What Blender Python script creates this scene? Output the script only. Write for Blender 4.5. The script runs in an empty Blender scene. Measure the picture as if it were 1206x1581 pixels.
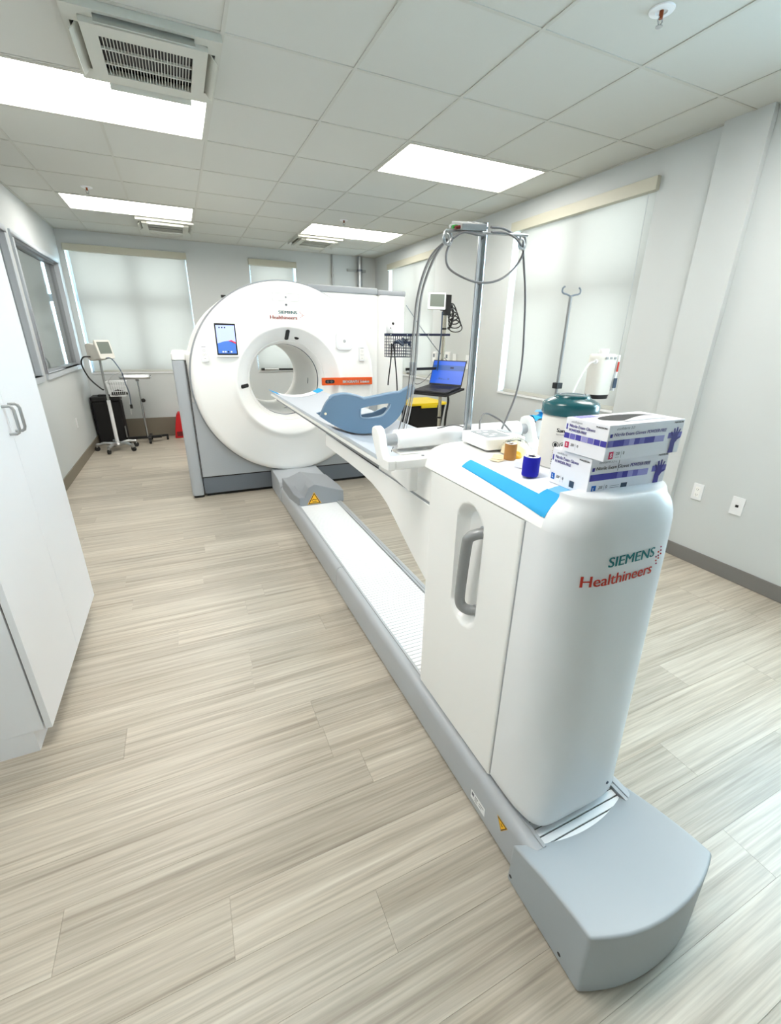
import bpy, bmesh, math, random
from math import sin, cos, pi, radians, sqrt
from mathutils import Vector, Matrix

random.seed(7)
SC = bpy.context.scene
COL = SC.collection
CAM_H = 1.475
ZC = CAM_H + 1.2176          # ceiling height
XL, XR, YB, YF = -1.23, 3.16, 7.62, -2.6
U = 0.6096
def LX(i): return (i + .5949) * U
def MY(j): return (j * 1.0299 + 2.2272) * U

# ------------------------------------------------------------------ camera
yaw, pitch, roll = .4326, .3787, .0179
fwd = Vector((sin(yaw) * cos(pitch), cos(yaw) * cos(pitch), -sin(pitch)))
rgt = Vector((cos(yaw), -sin(yaw), 0))
upv = rgt.cross(fwd)
r2 = cos(roll) * rgt + sin(roll) * upv
u2 = -sin(roll) * rgt + cos(roll) * upv
cam = bpy.data.cameras.new('camera')
cam.sensor_fit = 'HORIZONTAL'
cam.sensor_width = 36.0
cam.lens = 674.63 / 1206 * 36.0
cam.clip_start = .02
camo = bpy.data.objects.new('camera', cam)
COL.objects.link(camo)
M = Matrix((r2, u2, -fwd)).transposed().to_4x4()
M.translation = Vector((0, 0, CAM_H))
camo.matrix_world = M
SC.camera = camo

# ------------------------------------------------------------------ world, exposure
W = bpy.data.worlds.new('sky')
SC.world = W
W.use_nodes = True
bg = W.node_tree.nodes['Background']
bg.inputs[0].default_value = (.60, .83, 1.0, 1)
bg.inputs[1].default_value = 14.0
SC.view_settings.view_transform = 'Standard'
SC.view_settings.look = 'None'
SC.view_settings.gamma = 1
SC.view_settings.use_curve_mapping = False
SC.view_settings.exposure = 0.5
PANEL_STRENGTH = 11.0
SC.cycles.max_bounces = 7
SC.cycles.diffuse_bounces = 4
SC.cycles.glossy_bounces = 3
SC.cycles.transmission_bounces = 4
SC.cycles.transparent_max_bounces = 8
SC.cycles.caustics_reflective = False
SC.cycles.caustics_refractive = False

# ------------------------------------------------------------------ materials
def lin(c):
    c = c / 255.0
    return c / 12.92 if c <= .04045 else ((c + .055) / 1.055) ** 2.4
def S(r, g, b): return (lin(r), lin(g), lin(b), 1)
MATS = {}
def mat(name, col, rough=.5, metal=0, spec=.5, coat=0, emit=None, estr=0, alpha=1, trans=0):
    m = bpy.data.materials.new(name)
    m.use_nodes = True
    p = m.node_tree.nodes['Principled BSDF']
    p.inputs['Base Color'].default_value = col
    p.inputs['Roughness'].default_value = rough
    p.inputs['Metallic'].default_value = metal
    p.inputs['Specular IOR Level'].default_value = spec
    p.inputs['Coat Weight'].default_value = coat
    if trans: p.inputs['Transmission Weight'].default_value = trans
    if emit is not None:
        p.inputs['Emission Color'].default_value = emit
        p.inputs['Emission Strength'].default_value = estr
    MATS[name] = m
    return m
def nd(m, t): return m.node_tree.nodes.new(t)
def lk(m, a, b): m.node_tree.links.new(a, b)
def bump(m, scale, strength, dist=.002, detail=4):
    p = m.node_tree.nodes['Principled BSDF']
    tc = nd(m, 'ShaderNodeTexCoord'); n = nd(m, 'ShaderNodeTexNoise'); b = nd(m, 'ShaderNodeBump')
    n.inputs['Scale'].default_value = scale; n.inputs['Detail'].default_value = detail
    b.inputs['Strength'].default_value = strength; b.inputs['Distance'].default_value = dist
    lk(m, tc.outputs['Object'], n.inputs['Vector']); lk(m, n.outputs['Fac'], b.inputs['Height'])
    lk(m, b.outputs['Normal'], p.inputs['Normal'])

mat('wall', S(203, 207, 207), .75); bump(MATS['wall'], 220, .08)
mat('tile', S(204, 205, 199), .9); bump(MATS['tile'], 420, .25, .001)
mat('tbar', S(196, 196, 188), .6)
mat('plenum', S(120, 120, 116), .9)
mat('base_taupe', S(128, 120, 106), .55)
mat('base_grey', S(122, 120, 118), .5)
mat('white_plastic', S(246, 246, 244), .38, coat=.1)
mat('warm_white', S(244, 244, 241), .4)
mat('cool_white', S(236, 238, 240), .35)
mat('cab_white', S(240, 243, 248), .4)
mat('cab_gap', S(90, 70, 62), .7)
mat('grey_plastic', S(176, 181, 186), .42)
mat('grey_mid', S(150, 155, 160), .45)
mat('grey_dark', S(112, 120, 130), .45)
mat('rail_grey', S(176, 180, 184), .35)
mat('cap_grey', S(168, 175, 180), .45)
mat('seam', S(38, 38, 40), .7)
mat('black', S(16, 16, 18), .5)
mat('black_soft', S(22, 21, 22), .8)
mat('rubber', S(30, 30, 30), .75)
mat('steel', S(190, 193, 195), .32, metal=1)
mat('chrome', S(182, 186, 190), .2, metal=1)
mat('brushed', S(172, 174, 174), .4, metal=.85)
mat('handle_grey', S(150, 152, 153), .4, metal=.3)
mat('alu', S(196, 197, 190), .4, metal=.5)
mat('valance', S(190, 188, 172), .5)
mat('drip_steel', S(150, 152, 152), .45, metal=.6)
mat('frame_alu', S(190, 196, 202), .4)
mat('pallet', S(198, 205, 214), .4)
mat('blue_plastic', S(100, 126, 150), .45)
mat('blue_plastic_light', S(140, 162, 184), .45)
mat('teal', S(10, 84, 92), .25, coat=.3)
mat('siemens_teal', S(0, 118, 124), .5)
mat('siemens_red', S(200, 50, 30), .5)
mat('siemens_magenta', S(170, 40, 90), .5)
mat('orange', S(226, 88, 16), .45)
mat('yellow_sign', S(250, 190, 30), .5)
mat('yellow_plastic', S(238, 205, 10), .4)
mat('red', S(200, 20, 28), .5)
mat('paper', S(245, 246, 247), .8)
mat('pad_white', S(243, 245, 250), .85)
mat('pad_blue', S(40, 170, 232), .7)
mat('pad_blue_light', S(120, 192, 238), .7)
mat('cobalt', S(12, 14, 170), .8); bump(MATS['cobalt'], 300, .5)
mat('tan', S(172, 122, 62), .8); bump(MATS['tan'], 260, .5)
mat('cream', S(240, 226, 192), .7)
mat('print_black', S(25, 25, 28), .6)
mat('print_grey', S(120, 122, 130), .6)
mat('print_purple', S(70, 50, 150), .6)
mat('violet_dark', S(66, 60, 160), .6)
mat('violet_mid', S(112, 108, 190), .6)
mat('violet_light', S(160, 156, 214), .6)
mat('carton', S(240, 240, 246), .55)
mat('glove_red', S(206, 30, 84), .5)
mat('glove_blue', S(0, 96, 190), .5)
mat('glove_hand', S(62, 52, 140), .6)
mat('plastic_cream', S(226, 224, 217), .45)
mat('vent_paint', S(198, 199, 190), .55)
mat('cable_grey', S(118, 118, 120), .5)
mat('cable_light', S(186, 188, 190), .4)
mat('cable_white', S(226, 228, 228), .4)
mat('box_grey', S(150, 152, 152), .5)
mat('green', S(40, 150, 60), .5)
mat('dark_red', S(110, 20, 24), .5)
mat('bluegrey_dark', S(52, 70, 92), .5)
mat('keys', S(40, 40, 44), .6)
mat('copper', S(150, 80, 50), .3, metal=.8)
mat('vent_grey', S(104, 118, 116), .6)
mat('arm_navy', S(16, 24, 56), .4)
mat('brass_warm', S(196, 188, 172), .25, metal=.9)

# light panels
m = mat('panel_glow', S(255, 250, 236), .5, emit=S(255, 251, 244), estr=PANEL_STRENGTH)
# screens
mat('laptop_blue', S(20, 50, 130), .3, emit=S(36, 96, 205), estr=.62)
mat('laptop_dark', S(20, 60, 120), .3, emit=S(24, 66, 128), estr=.6)
mat('tablet_sky', S(160, 172, 232), .3, emit=S(170, 184, 244), estr=.6)
mat('tablet_sea', S(70, 110, 180), .3, emit=S(62, 100, 178), estr=.6)
mat('tablet_red', S(200, 60, 90), .3, emit=S(200, 50, 80), estr=.6)
mat('monitor_dim', S(120, 128, 120), .25)

def glass_mat(name, tint, ior=1.5):
    m = bpy.data.materials.new(name); m.use_nodes = True
    nt = m.node_tree; nt.nodes.remove(nt.nodes['Principled BSDF'])
    out = nt.nodes['Material Output']
    t = nd(m, 'ShaderNodeBsdfTransparent'); t.inputs[0].default_value = tint
    g = nd(m, 'ShaderNodeBsdfGlossy'); g.inputs['Roughness'].default_value = .02
    lw = nd(m, 'ShaderNodeLayerWeight'); lw.inputs[0].default_value = .5      # Schlick reflectance, same from both faces
    pw = nd(m, 'ShaderNodeMath'); pw.operation = 'POWER'; pw.inputs[1].default_value = 5
    fr = nd(m, 'ShaderNodeMath'); fr.operation = 'MULTIPLY_ADD'
    f0 = ((ior-1)/(ior+1))**2; fr.inputs[1].default_value = 1-f0; fr.inputs[2].default_value = f0
    lk(m, lw.outputs['Facing'], pw.inputs[0]); lk(m, pw.outputs[0], fr.inputs[0])
    mx = nd(m, 'ShaderNodeMixShader')
    lk(m, fr.outputs[0], mx.inputs[0]); lk(m, t.outputs[0], mx.inputs[1]); lk(m, g.outputs[0], mx.inputs[2])
    lk(m, mx.outputs[0], out.inputs['Surface'])
    MATS[name] = m
glass_mat('glass', (.96, .98, .97, 1))
glass_mat('glass_grey', (.97, .98, .97, 1), 1.5)
glass_mat('clear_plastic', (.97, .97, .96, 1), 1.25)

# roller-blind cloth: diffuse + translucent
m = bpy.data.materials.new('blind'); m.use_nodes = True; MATS['blind'] = m
nt = m.node_tree; nt.nodes.remove(nt.nodes['Principled BSDF'])
df = nd(m, 'ShaderNodeBsdfDiffuse'); df.inputs[0].default_value = S(158, 160, 158)
tl = nd(m, 'ShaderNodeBsdfTranslucent'); tl.inputs[0].default_value = S(252, 239, 228)
mx = nd(m, 'ShaderNodeMixShader'); mx.inputs[0].default_value = .25
lk(m, df.outputs[0], mx.inputs[1]); lk(m, tl.outputs[0], mx.inputs[2])
lk(m, mx.outputs[0], nt.nodes['Material Output'].inputs['Surface'])

# vinyl plank
m = mat('plank', S(190, 180, 166), .36, spec=.5)
p = m.node_tree.nodes['Principled BSDF']
tc = nd(m, 'ShaderNodeNewGeometry'); oi = nd(m, 'ShaderNodeObjectInfo')
add = nd(m, 'ShaderNodeVectorMath'); add.operation = 'ADD'
sc_ = nd(m, 'ShaderNodeVectorMath'); sc_.operation = 'SCALE'; sc_.inputs[3].default_value = 37
cmb = nd(m, 'ShaderNodeCombineXYZ')
lk(m, oi.outputs['Random'], cmb.inputs[0]); lk(m, oi.outputs['Random'], cmb.inputs[2])
lk(m, cmb.outputs[0], sc_.inputs[0])
lk(m, tc.outputs['Position'], add.inputs[0]); lk(m, sc_.outputs[0], add.inputs[1])
def noise_layer(sx, sy, detail, rough=.6):
    mp = nd(m, 'ShaderNodeMapping'); mp.inputs['Scale'].default_value = (sx, sy, 1)
    n = nd(m, 'ShaderNodeTexNoise'); n.inputs['Scale'].default_value = 1
    n.inputs['Detail'].default_value = detail; n.inputs['Roughness'].default_value = rough
    lk(m, add.outputs[0], mp.inputs[0]); lk(m, mp.outputs[0], n.inputs['Vector'])
    return n
n1 = noise_layer(.9, 44, 7)
n2 = noise_layer(4, 150, 3, .5)
n3 = noise_layer(.8, 5, 2)
rmp = nd(m, 'ShaderNodeValToRGB')
rmp.color_ramp.elements[0].position = .28; rmp.color_ramp.elements[0].color = S(156, 146, 132)
rmp.color_ramp.elements[1].position = .66; rmp.color_ramp.elements[1].color = S(197, 189, 175)
e = rmp.color_ramp.elements.new(.46); e.color = S(181, 172, 157)
lk(m, n1.outputs['Fac'], rmp.inputs[0])
mx2 = nd(m, 'ShaderNodeMix'); mx2.data_type = 'RGBA'; mx2.blend_type = 'OVERLAY'
mx2.inputs[0].default_value = .38
lk(m, rmp.outputs[0], mx2.inputs[6]); lk(m, n2.outputs['Fac'], mx2.inputs[7])
hv = nd(m, 'ShaderNodeHueSaturation')
mr = nd(m, 'ShaderNodeMapRange'); mr.inputs[3].default_value = .91; mr.inputs[4].default_value = 1.08
lk(m, oi.outputs['Random'], mr.inputs[0]); lk(m, mr.outputs[0], hv.inputs['Value'])
lk(m, mx2.outputs[2], hv.inputs['Color'])
mx3 = nd(m, 'ShaderNodeMix'); mx3.data_type = 'RGBA'; mx3.blend_type = 'SOFT_LIGHT'; mx3.inputs[0].default_value = .5
lk(m, hv.outputs[0], mx3.inputs[6]); lk(m, n3.outputs['Fac'], mx3.inputs[7])
lk(m, mx3.outputs[2], p.inputs['Base Color'])
bp = nd(m, 'ShaderNodeBump'); bp.inputs['Strength'].default_value = .15; bp.inputs['Distance'].default_value = .001
lk(m, n2.outputs['Fac'], bp.inputs['Height']); lk(m, bp.outputs['Normal'], p.inputs['Normal'])

# ------------------------------------------------------------------ mesh builder
class B:
    def __init__(s): s.v = []; s.f = []
    def add(s, vs, fs):
        o = len(s.v); s.v += [Vector(v) for v in vs]; s.f += [[i + o for i in f] for f in fs]; return s
    def box(s, x0, x1, y0, y1, z0, z1):
        return s.add([(x0,y0,z0),(x1,y0,z0),(x1,y1,z0),(x0,y1,z0),(x0,y0,z1),(x1,y0,z1),(x1,y1,z1),(x0,y1,z1)],
                     [(3,2,1,0),(4,5,6,7),(0,1,5,4),(1,2,6,5),(2,3,7,6),(3,0,4,7)])
    def bar(s, p0, p1, w, h, up=(0,0,1)):
        p0 = Vector(p0); p1 = Vector(p1); d = (p1 - p0).normalized(); u_ = Vector(up)
        if abs(d.dot(u_)) > .97: u_ = Vector((1, 0, 0))
        a = d.cross(u_).normalized() * w / 2; b = a.cross(d).normalized() * h / 2
        vs = [p + q for p in (p0, p1) for q in (-a - b, a - b, a + b, -a + b)]
        return s.add(vs, [(0,1,2,3),(7,6,5,4),(0,4,5,1),(1,5,6,2),(2,6,7,3),(3,7,4,0)])
    def cyl(s, p0, p1, r0, r1=None, n=20, caps=True):
        r1 = r0 if r1 is None else r1
        p0 = Vector(p0); p1 = Vector(p1); d = (p1 - p0).normalized()
        a = d.orthogonal().normalized(); b = d.cross(a)
        vs = []
        for p, r in ((p0, r0), (p1, r1)):
            for i in range(n):
                t = 2 * pi * i / n; vs.append(p + (a * cos(t) + b * sin(t)) * r)
        fs = [(i, (i + 1) % n, n + (i + 1) % n, n + i) for i in range(n)]
        if caps: fs += [tuple(range(n))[::-1], tuple(range(n, 2 * n))]
        return s.add(vs, fs)
    def tube(s, pts, r, n=8, closed=False, caps=True):
        P = [Vector(p) for p in pts]; m_ = len(P)
        T = []
        for i in range(m_):
            if closed: t = P[(i + 1) % m_] - P[i - 1]
            else: t = P[min(i + 1, m_ - 1)] - P[max(i - 1, 0)]
            T.append(t.normalized())
        a = T[0].orthogonal().normalized(); vs = []
        for i in range(m_):
            a = (a - T[i] * a.dot(T[i])).normalized(); b = T[i].cross(a)
            rr = r[i] if isinstance(r, (list, tuple)) else r
            for k in range(n):
                t = 2 * pi * k / n; vs.append(P[i] + (a * cos(t) + b * sin(t)) * rr)
        fs = []
        for i in range(m_ if closed else m_ - 1):
            j = (i + 1) % m_
            for k in range(n): fs.append((i*n+k, i*n+(k+1)%n, j*n+(k+1)%n, j*n+k))
        if caps and not closed: fs += [tuple(range(n))[::-1], tuple(range((m_-1)*n, m_*n))]
        return s.add(vs, fs)
    def lathe(s, prof, c, axis='z', n=48, cap0=False, cap1=False, a0=0, a1=2*pi):
        c = Vector(c); full = abs(a1 - a0 - 2*pi) < 1e-6; k_ = n if full else n + 1
        vs = []
        for r, h in prof:
            for i in range(k_):
                t = a0 + (a1 - a0) * i / n
                q = {'z': (r*cos(t), r*sin(t), h), 'y': (r*cos(t), h, r*sin(t)), 'x': (h, r*cos(t), r*sin(t))}[axis]
                vs.append(c + Vector(q))
        fs = []
        for j in range(len(prof) - 1):
            for i in range(n):
                i2 = (i + 1) % k_
                fs.append((j*k_+i, j*k_+i2, (j+1)*k_+i2, (j+1)*k_+i))
        if cap0: fs.append(tuple(range(k_)))
        if cap1: fs.append(tuple(range((len(prof)-1)*k_, len(prof)*k_)))
        return s.add(vs, fs)
    def prism(s, poly, axis, a, b):
        def P(q, h): return {'x': (h, q[0], q[1]), 'y': (q[0], h, q[1]), 'z': (q[0], q[1], h)}[axis]
        n = len(poly)
        return s.add([P(q, a) for q in poly] + [P(q, b) for q in poly],
                     [tuple(range(n)), tuple(range(2*n-1, n-1, -1))] + [(i, n+i, n+(i+1)%n, (i+1)%n) for i in range(n)])
    def ball(s, c, r, n=16, sc=(1,1,1)):
        c = Vector(c); k = n // 2; vs = [c + Vector((0,0,-r*sc[2]))]
        for j in range(1, k):
            ph = -pi/2 + pi*j/k
            for i in range(n):
                t = 2*pi*i/n; vs.append(c + Vector((r*cos(ph)*cos(t)*sc[0], r*cos(ph)*sin(t)*sc[1], r*sin(ph)*sc[2])))
        vs.append(c + Vector((0,0,r*sc[2]))); L = len(vs) - 1
        fs = [(0, 1+(i+1)%n, 1+i) for i in range(n)]
        for j in range(k-2):
            for i in range(n): fs.append((1+j*n+i, 1+j*n+(i+1)%n, 1+(j+1)*n+(i+1)%n, 1+(j+1)*n+i))
        fs += [(L, 1+(k-2)*n+i, 1+(k-2)*n+(i+1)%n) for i in range(n)]
        return s.add(vs, fs)
    def grid(s, fn, nu, nv, closed_u=False):
        vs = [fn(i/nu, j/nv) for j in range(nv+1) for i in range(nu+1)]
        fs = [(j*(nu+1)+i, j*(nu+1)+i+1, (j+1)*(nu+1)+i+1, (j+1)*(nu+1)+i) for j in range(nv) for i in range(nu)]
        return s.add(vs, fs)
    def slab(s, fn, nu, nv, th):
        """grid surface with thickness along the vector th"""
        th = Vector(th); o = len(s.v); s.grid(fn, nu, nv); w = nu + 1; n = w*(nv+1)
        s.v += [q + th for q in s.v[o:o+n]]
        s.f += [[o+n+(j*w+i), o+n+((j+1)*w+i), o+n+((j+1)*w+i+1), o+n+(j*w+i+1)] for j in range(nv) for i in range(nu)]
        ring = [i for i in range(nu)] + [j*w+nu for j in range(nv)] + [nv*w+i for i in range(nu, 0, -1)] + [j*w for j in range(nv, 0, -1)]
        for k in range(len(ring)):
            a, b = ring[k], ring[(k+1) % len(ring)]
            s.f.append([o+b, o+a, o+n+a, o+n+b])
        return s
    def xf(s, Mx): s.v = [Mx @ q for q in s.v]; return s
    def mesh(s, name, bevel=0, seg=2, angle=35, smooth=True):
        bm = bmesh.new()
        vs = [bm.verts.new(q) for q in s.v]
        for f in s.f:
            try: bm.faces.new([vs[i] for i in f])
            except ValueError: pass
        bmesh.ops.remove_doubles(bm, verts=bm.verts, dist=1e-6)
        bmesh.ops.recalc_face_normals(bm, faces=bm.faces)
        if bevel:
            ed = [e for e in bm.edges if len(e.link_faces) == 2 and e.calc_face_angle(0) > radians(28)]
            bmesh.ops.bevel(bm, geom=ed, offset=bevel, segments=seg, profile=.5, affect='EDGES', clamp_overlap=True)
        me = bpy.data.meshes.new(name); bm.to_mesh(me); bm.free()
        if smooth:
            for p_ in me.polygons: p_.use_smooth = True
            me.set_sharp_from_angle(angle=radians(angle))
        return me
    def done(s, name, material, parent=None, bevel=0, seg=2, angle=35, smooth=True, label=None, cat=None, group=None, kind=None):
        lo = Vector([min(q[i] for q in s.v) for i in range(3)]); hi = Vector([max(q[i] for q in s.v) for i in range(3)])
        org = (lo + hi) / 2; org.z = lo.z
        s.v = [q - org for q in s.v]
        me = s.mesh(name, bevel, seg, angle, smooth)
        me.materials.append(MATS[material])
        o = bpy.data.objects.new(name, me); COL.objects.link(o)
        if parent is not None:
            o.parent = parent; o.location = org - ORG[parent.name]
        else: o.location = org
        ORG[o.name] = org
        if bevel:
            wn = o.modifiers.new('weighted', 'WEIGHTED_NORMAL'); wn.keep_sharp = True
        tag(o, label, cat, group, kind)
        return o
ORG = {}
def tag(o, label=None, cat=None, group=None, kind=None):
    if label: o['label'] = label
    if cat: o['category'] = cat
    if group: o['group'] = group
    if kind: o['kind'] = kind
def thing(name, label, cat, loc, group=None, kind=None):
    o = bpy.data.objects.new(name, None); COL.objects.link(o); o.location = loc; o.empty_display_size = .05
    ORG[o.name] = Vector(loc); tag(o, label, cat, group, kind)
    return o
def share(name, me, parent, loc):
    o = bpy.data.objects.new(name, me); COL.objects.link(o)
    if parent is not None: o.parent = parent; o.location = Vector(loc) - ORG[parent.name]
    else: o.location = loc
    ORG[o.name] = Vector(loc)
    return o
def arc(c, r, a0, a1, n):
    return [(c[0] + r*cos(a0+(a1-a0)*i/n), c[1] + r*sin(a0+(a1-a0)*i/n)) for i in range(n+1)]
def rrect(x0, x1, y0, y1, r, n=5):
    return (arc((x1-r, y0+r), r, -pi/2, 0, n) + arc((x1-r, y1-r), r, 0, pi/2, n)
            + arc((x0+r, y1-r), r, pi/2, pi, n) + arc((x0+r, y0+r), r, pi, 1.5*pi, n))
def spline(pts, n=12):
    P = [Vector(p) for p in pts]; P = [2*P[0]-P[1]] + P + [2*P[-1]-P[-2]]; out = []
    for i in range(1, len(P)-2):
        for k in range(n):
            t = k/n; a, b, c, d = P[i-1:i+3]
            out.append(.5*((2*b)+(c-a)*t+(2*a-5*b+4*c-d)*t*t+(3*b-a-3*c+d)*t**3))
    out.append(P[-2]); return out
def text(parent, s, material, fn, w=None, h=None, bold=.012, shear=0, name='lettering', spacing=1.0, fat=0):
    """flat print: glyph mesh scaled to w x h (cap height), each point placed by fn(u, v)"""
    cu = bpy.data.curves.new('glyphs', 'FONT'); cu.body = s; cu.size = 1; cu.offset = bold; cu.shear = shear
    cu.space_character = spacing; cu.resolution_u = 3
    to = bpy.data.objects.new('glyphs', cu); COL.objects.link(to)
    dg = bpy.context.evaluated_depsgraph_get(); dg.update()
    me = bpy.data.meshes.new_from_object(to.evaluated_get(dg))
    vs = [v.co.copy() for v in me.vertices]; fs = [list(p_.vertices) for p_ in me.polygons]
    bpy.data.objects.remove(to); bpy.data.curves.remove(cu); bpy.data.meshes.remove(me)
    x0 = min(v.x for v in vs); x1 = max(v.x for v in vs); cap = .70
    sx = (w / (x1-x0)) if w else h / cap
    sy = (h / cap) if h else sx
    b = B()
    for k in ((0, fat/2, fat) if fat else (0,)):          # fat: heavier strokes
        b.add([fn((v.x-x0)*sx+k, v.y*sy) for v in vs], fs)
    return b.done(name, material, parent, smooth=False)
def planar(O, Uv, Vv):
    O = Vector(O); Uv = Vector(Uv).normalized(); Vv = Vector(Vv).normalized()
    return lambda u, v: O + Uv*u + Vv*v
def decal(parent, name, material, fn, pts, label=None):
    b = B(); b.add([fn(u, v) for u, v in pts], [tuple(range(len(pts)))])
    return b.done(name, material, parent, smooth=False, label=label)
def rectp(u0, u1, v0, v1): return [(u0, v0), (u1, v0), (u1, v1), (u0, v1)]

# ================================================================== THE ROOM
def wall_pieces(b, put, s0, s1, z0, z1, openings):
    cur = s0
    for (a, c, o0, o1) in sorted(openings):
        if a > cur: put(b, cur, a, z0, z1)
        put(b, a, c, z0, o0); put(b, a, c, o1, z1)
        cur = c
    if cur < s1: put(b, cur, s1, z0, z1)
TH = .17
win_right = [(2.545, 4.06, .955, 2.53), (5.60, 7.06, .955, 2.53), (-.05, 1.02, .955, 2.53)]
win_back = [(-1.165, .262, .955, 2.53), (1.125, 1.82, .955, 2.53)]
win_left = [(5.50, 7.36, 1.08, 2.27), (4.20, 5.36, 1.08, 2.27)]
b = B(); wall_pieces(b, lambda q, a, c, z0, z1: q.box(XR, XR+TH, a, c, z0, z1), YF, YB+TH, 0, ZC+.1, win_right)
b.done('wall_right', 'wall', kind='structure', smooth=False)
b = B(); wall_pieces(b, lambda q, a, c, z0, z1: q.box(a, c, YB, YB+TH, z0, z1), XL-.1, XR, 0, ZC+.1, win_back)
b.done('wall_back', 'wall', kind='structure', smooth=False)
b = B(); wall_pieces(b, lambda q, a, c, z0, z1: q.box(XL-.12, XL, a, c, z0, z1), YF, YB, 0, ZC+.1, win_left)
b.done('wall_left', 'wall', kind='structure', smooth=False)
B().box(XL-.1, XR+TH, YF-.1, YF, 0, ZC+.1).done('wall_front', 'wall', kind='structure', smooth=False)
# shallow pilaster on the right wall
B().box(3.118, XR, 1.885, 2.15, 0, ZC+.005).done('trim_1', 'wall', kind='structure', bevel=.004)
# control room beyond the interior windows (open box)
cx0, cx1, cy0, cy1 = -3.7, XL-.12, 3.6, YB+.1
b = B()
b.box(cx0-.05, cx0, cy0, cy1, 0, ZC); b.box(cx0, cx1, cy0-.05, cy0, 0, ZC); b.box(cx0, cx1, cy1, cy1+.05, 0, ZC)
b.done('wall_control_room', 'wall', kind='structure', smooth=False)
B().box(cx0, cx1, cy0, cy1, -.05, -.003).done('floor_control_room', 'plank', kind='structure', smooth=False)
B().box(cx0, cx1, cy0, cy1, ZC, ZC+.05).done('ceiling_control_room', 'tile', kind='structure', smooth=False)

# baseboards
B().box(XR-.012, XR, YF, 1.885, 0, .10).done('baseboard_right', 'base_grey', kind='structure', bevel=.003)
B().box(3.106, 3.118, 1.873, 2.162, 0, .10).done('baseboard_pilaster', 'base_grey', kind='structure', bevel=.003)
B().box(XR-.012, XR, 2.15, YB-.015, 0, .10).done('baseboard_right_far', 'base_grey', kind='structure', bevel=.003)
B().box(XL, XL+.012, 2.66, YB-.015, 0, .115).done('baseboard_left', 'base_taupe', kind='structure', bevel=.003)
B().box(XL+.012, XR, YB-.015, YB, 0, .287).done('baseboard_back', 'base_taupe', kind='structure', bevel=.003)

# floor with planks
floor = thing('floor', 'pale grey brown wood-look vinyl plank floor', None, (1, 2.5, 0), kind='structure')
B().box(XL-.1, XR+TH, YF-.1, YB+TH, -.06, -.003).done('subfloor', 'plank', floor, smooth=False)
PW, PL = .1524, 1.2192
full = B().box(-PL/2+.0004, PL/2-.0004, -PW/2+.0003, PW/2-.0003, -.004, 0).mesh('plank_full', smooth=False)
full.materials.append(MATS['plank'])
forced = {0: -.084, 1: -.5, 5: -.40, 4: .31, 2: .42, 3: -.9, -1: .30, 6: .1}
y = .706 - 4*PW
k = -4
while y < YB:
    x = forced.get(k, random.uniform(0, PL))
    while x > XL: x -= PL
    while x < XR:
        a, c = max(x, XL), min(x+PL, XR)
        if c - a > .02:
            y1 = min(y+PW, YB)
            if c - a > PL-.001 and y1 - y > PW-.001: share('plank', full, floor, (x+PL/2, y+PW/2, 0))
            else: B().box(a+.0004, c-.0004, y+.0003, y1-.0003, -.004, 0).done('plank', 'plank', floor, smooth=False)
        x += PL
    y += PW; k += 1

# ceiling: slab, tiles, T-bars
ceil = thing('ceiling', 'white suspended ceiling of square acoustic tiles', None, (1, 2.5, ZC), kind='structure')
B().box(XL-.1, XR+TH, YF-.1, YB+TH, ZC+.14, ZC+.2).done('deck', 'plenum', ceil, smooth=False)
lights = [(-2, 3), (2, 3), (-2, 7), (2, 7), (-2, -1), (2, -1)]
vents = [(-1, 2), (-1, 8), (2, 8)]
taken = set(vents) | {(i, j) for i, j in lights} | {(i+1, j) for i, j in lights}
tilefull = B().box(-U/2+.006, U/2-.006, -U*1.0299/2+.006, U*1.0299/2-.006, 0, .016).mesh('tile_full', smooth=False)
tilefull.materials.append(MATS['tile'])
for i in range(-3, 5):
    for j in range(-8, 10):
        if (i, j) in taken: continue
        x0, x1 = max(LX(i), XL), min(LX(i+1), XR); y0, y1 = max(MY(j), YF), min(MY(j+1), YB)
        if x1-x0 < .03 or y1-y0 < .03: continue
        if x1-x0 > U-.001 and y1-y0 > U*1.0299-.001:
            share('ceiling_tile', tilefull, ceil, ((x0+x1)/2, (y0+y1)/2, ZC+.002))
        else:
            B().box(x0+.006, x1-.004, y0+.006, y1-.004, ZC+.002, ZC+.018).done('ceiling_tile', 'tile', ceil, smooth=False)
for i in range(-2, 5):
    cuts = sorted((MY(j), MY(j+1)) for (li, j) in lights if li + 1 == i)
    cur = YF
    for a, c in cuts + [(YB, YB)]:
        if a - cur > .03: B().box(LX(i)-.0085, LX(i)+.0085, cur, a, ZC-.002, ZC+.004).done('grid_bar', 'tbar', ceil, smooth=False)
        cur = max(cur, c)
for j in range(-7, 10):
    B().box(XL, XR, MY(j)-.0085, MY(j)+.0085, ZC-.0015, ZC+.0035).done('grid_bar', 'tbar', ceil, smooth=False)
b = B(); b.box(XL, XL+.02, YF, YB, ZC-.003, ZC+.003); b.done('wall_angle', 'tbar', ceil, smooth=False)
B().box(XR-.02, XR, YF, YB, ZC-.003, ZC+.003).done('wall_angle', 'tbar', ceil, smooth=False)
B().box(XL, XR, YB-.02, YB, ZC-.003, ZC+.003).done('wall_angle', 'tbar', ceil, smooth=False)

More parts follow.
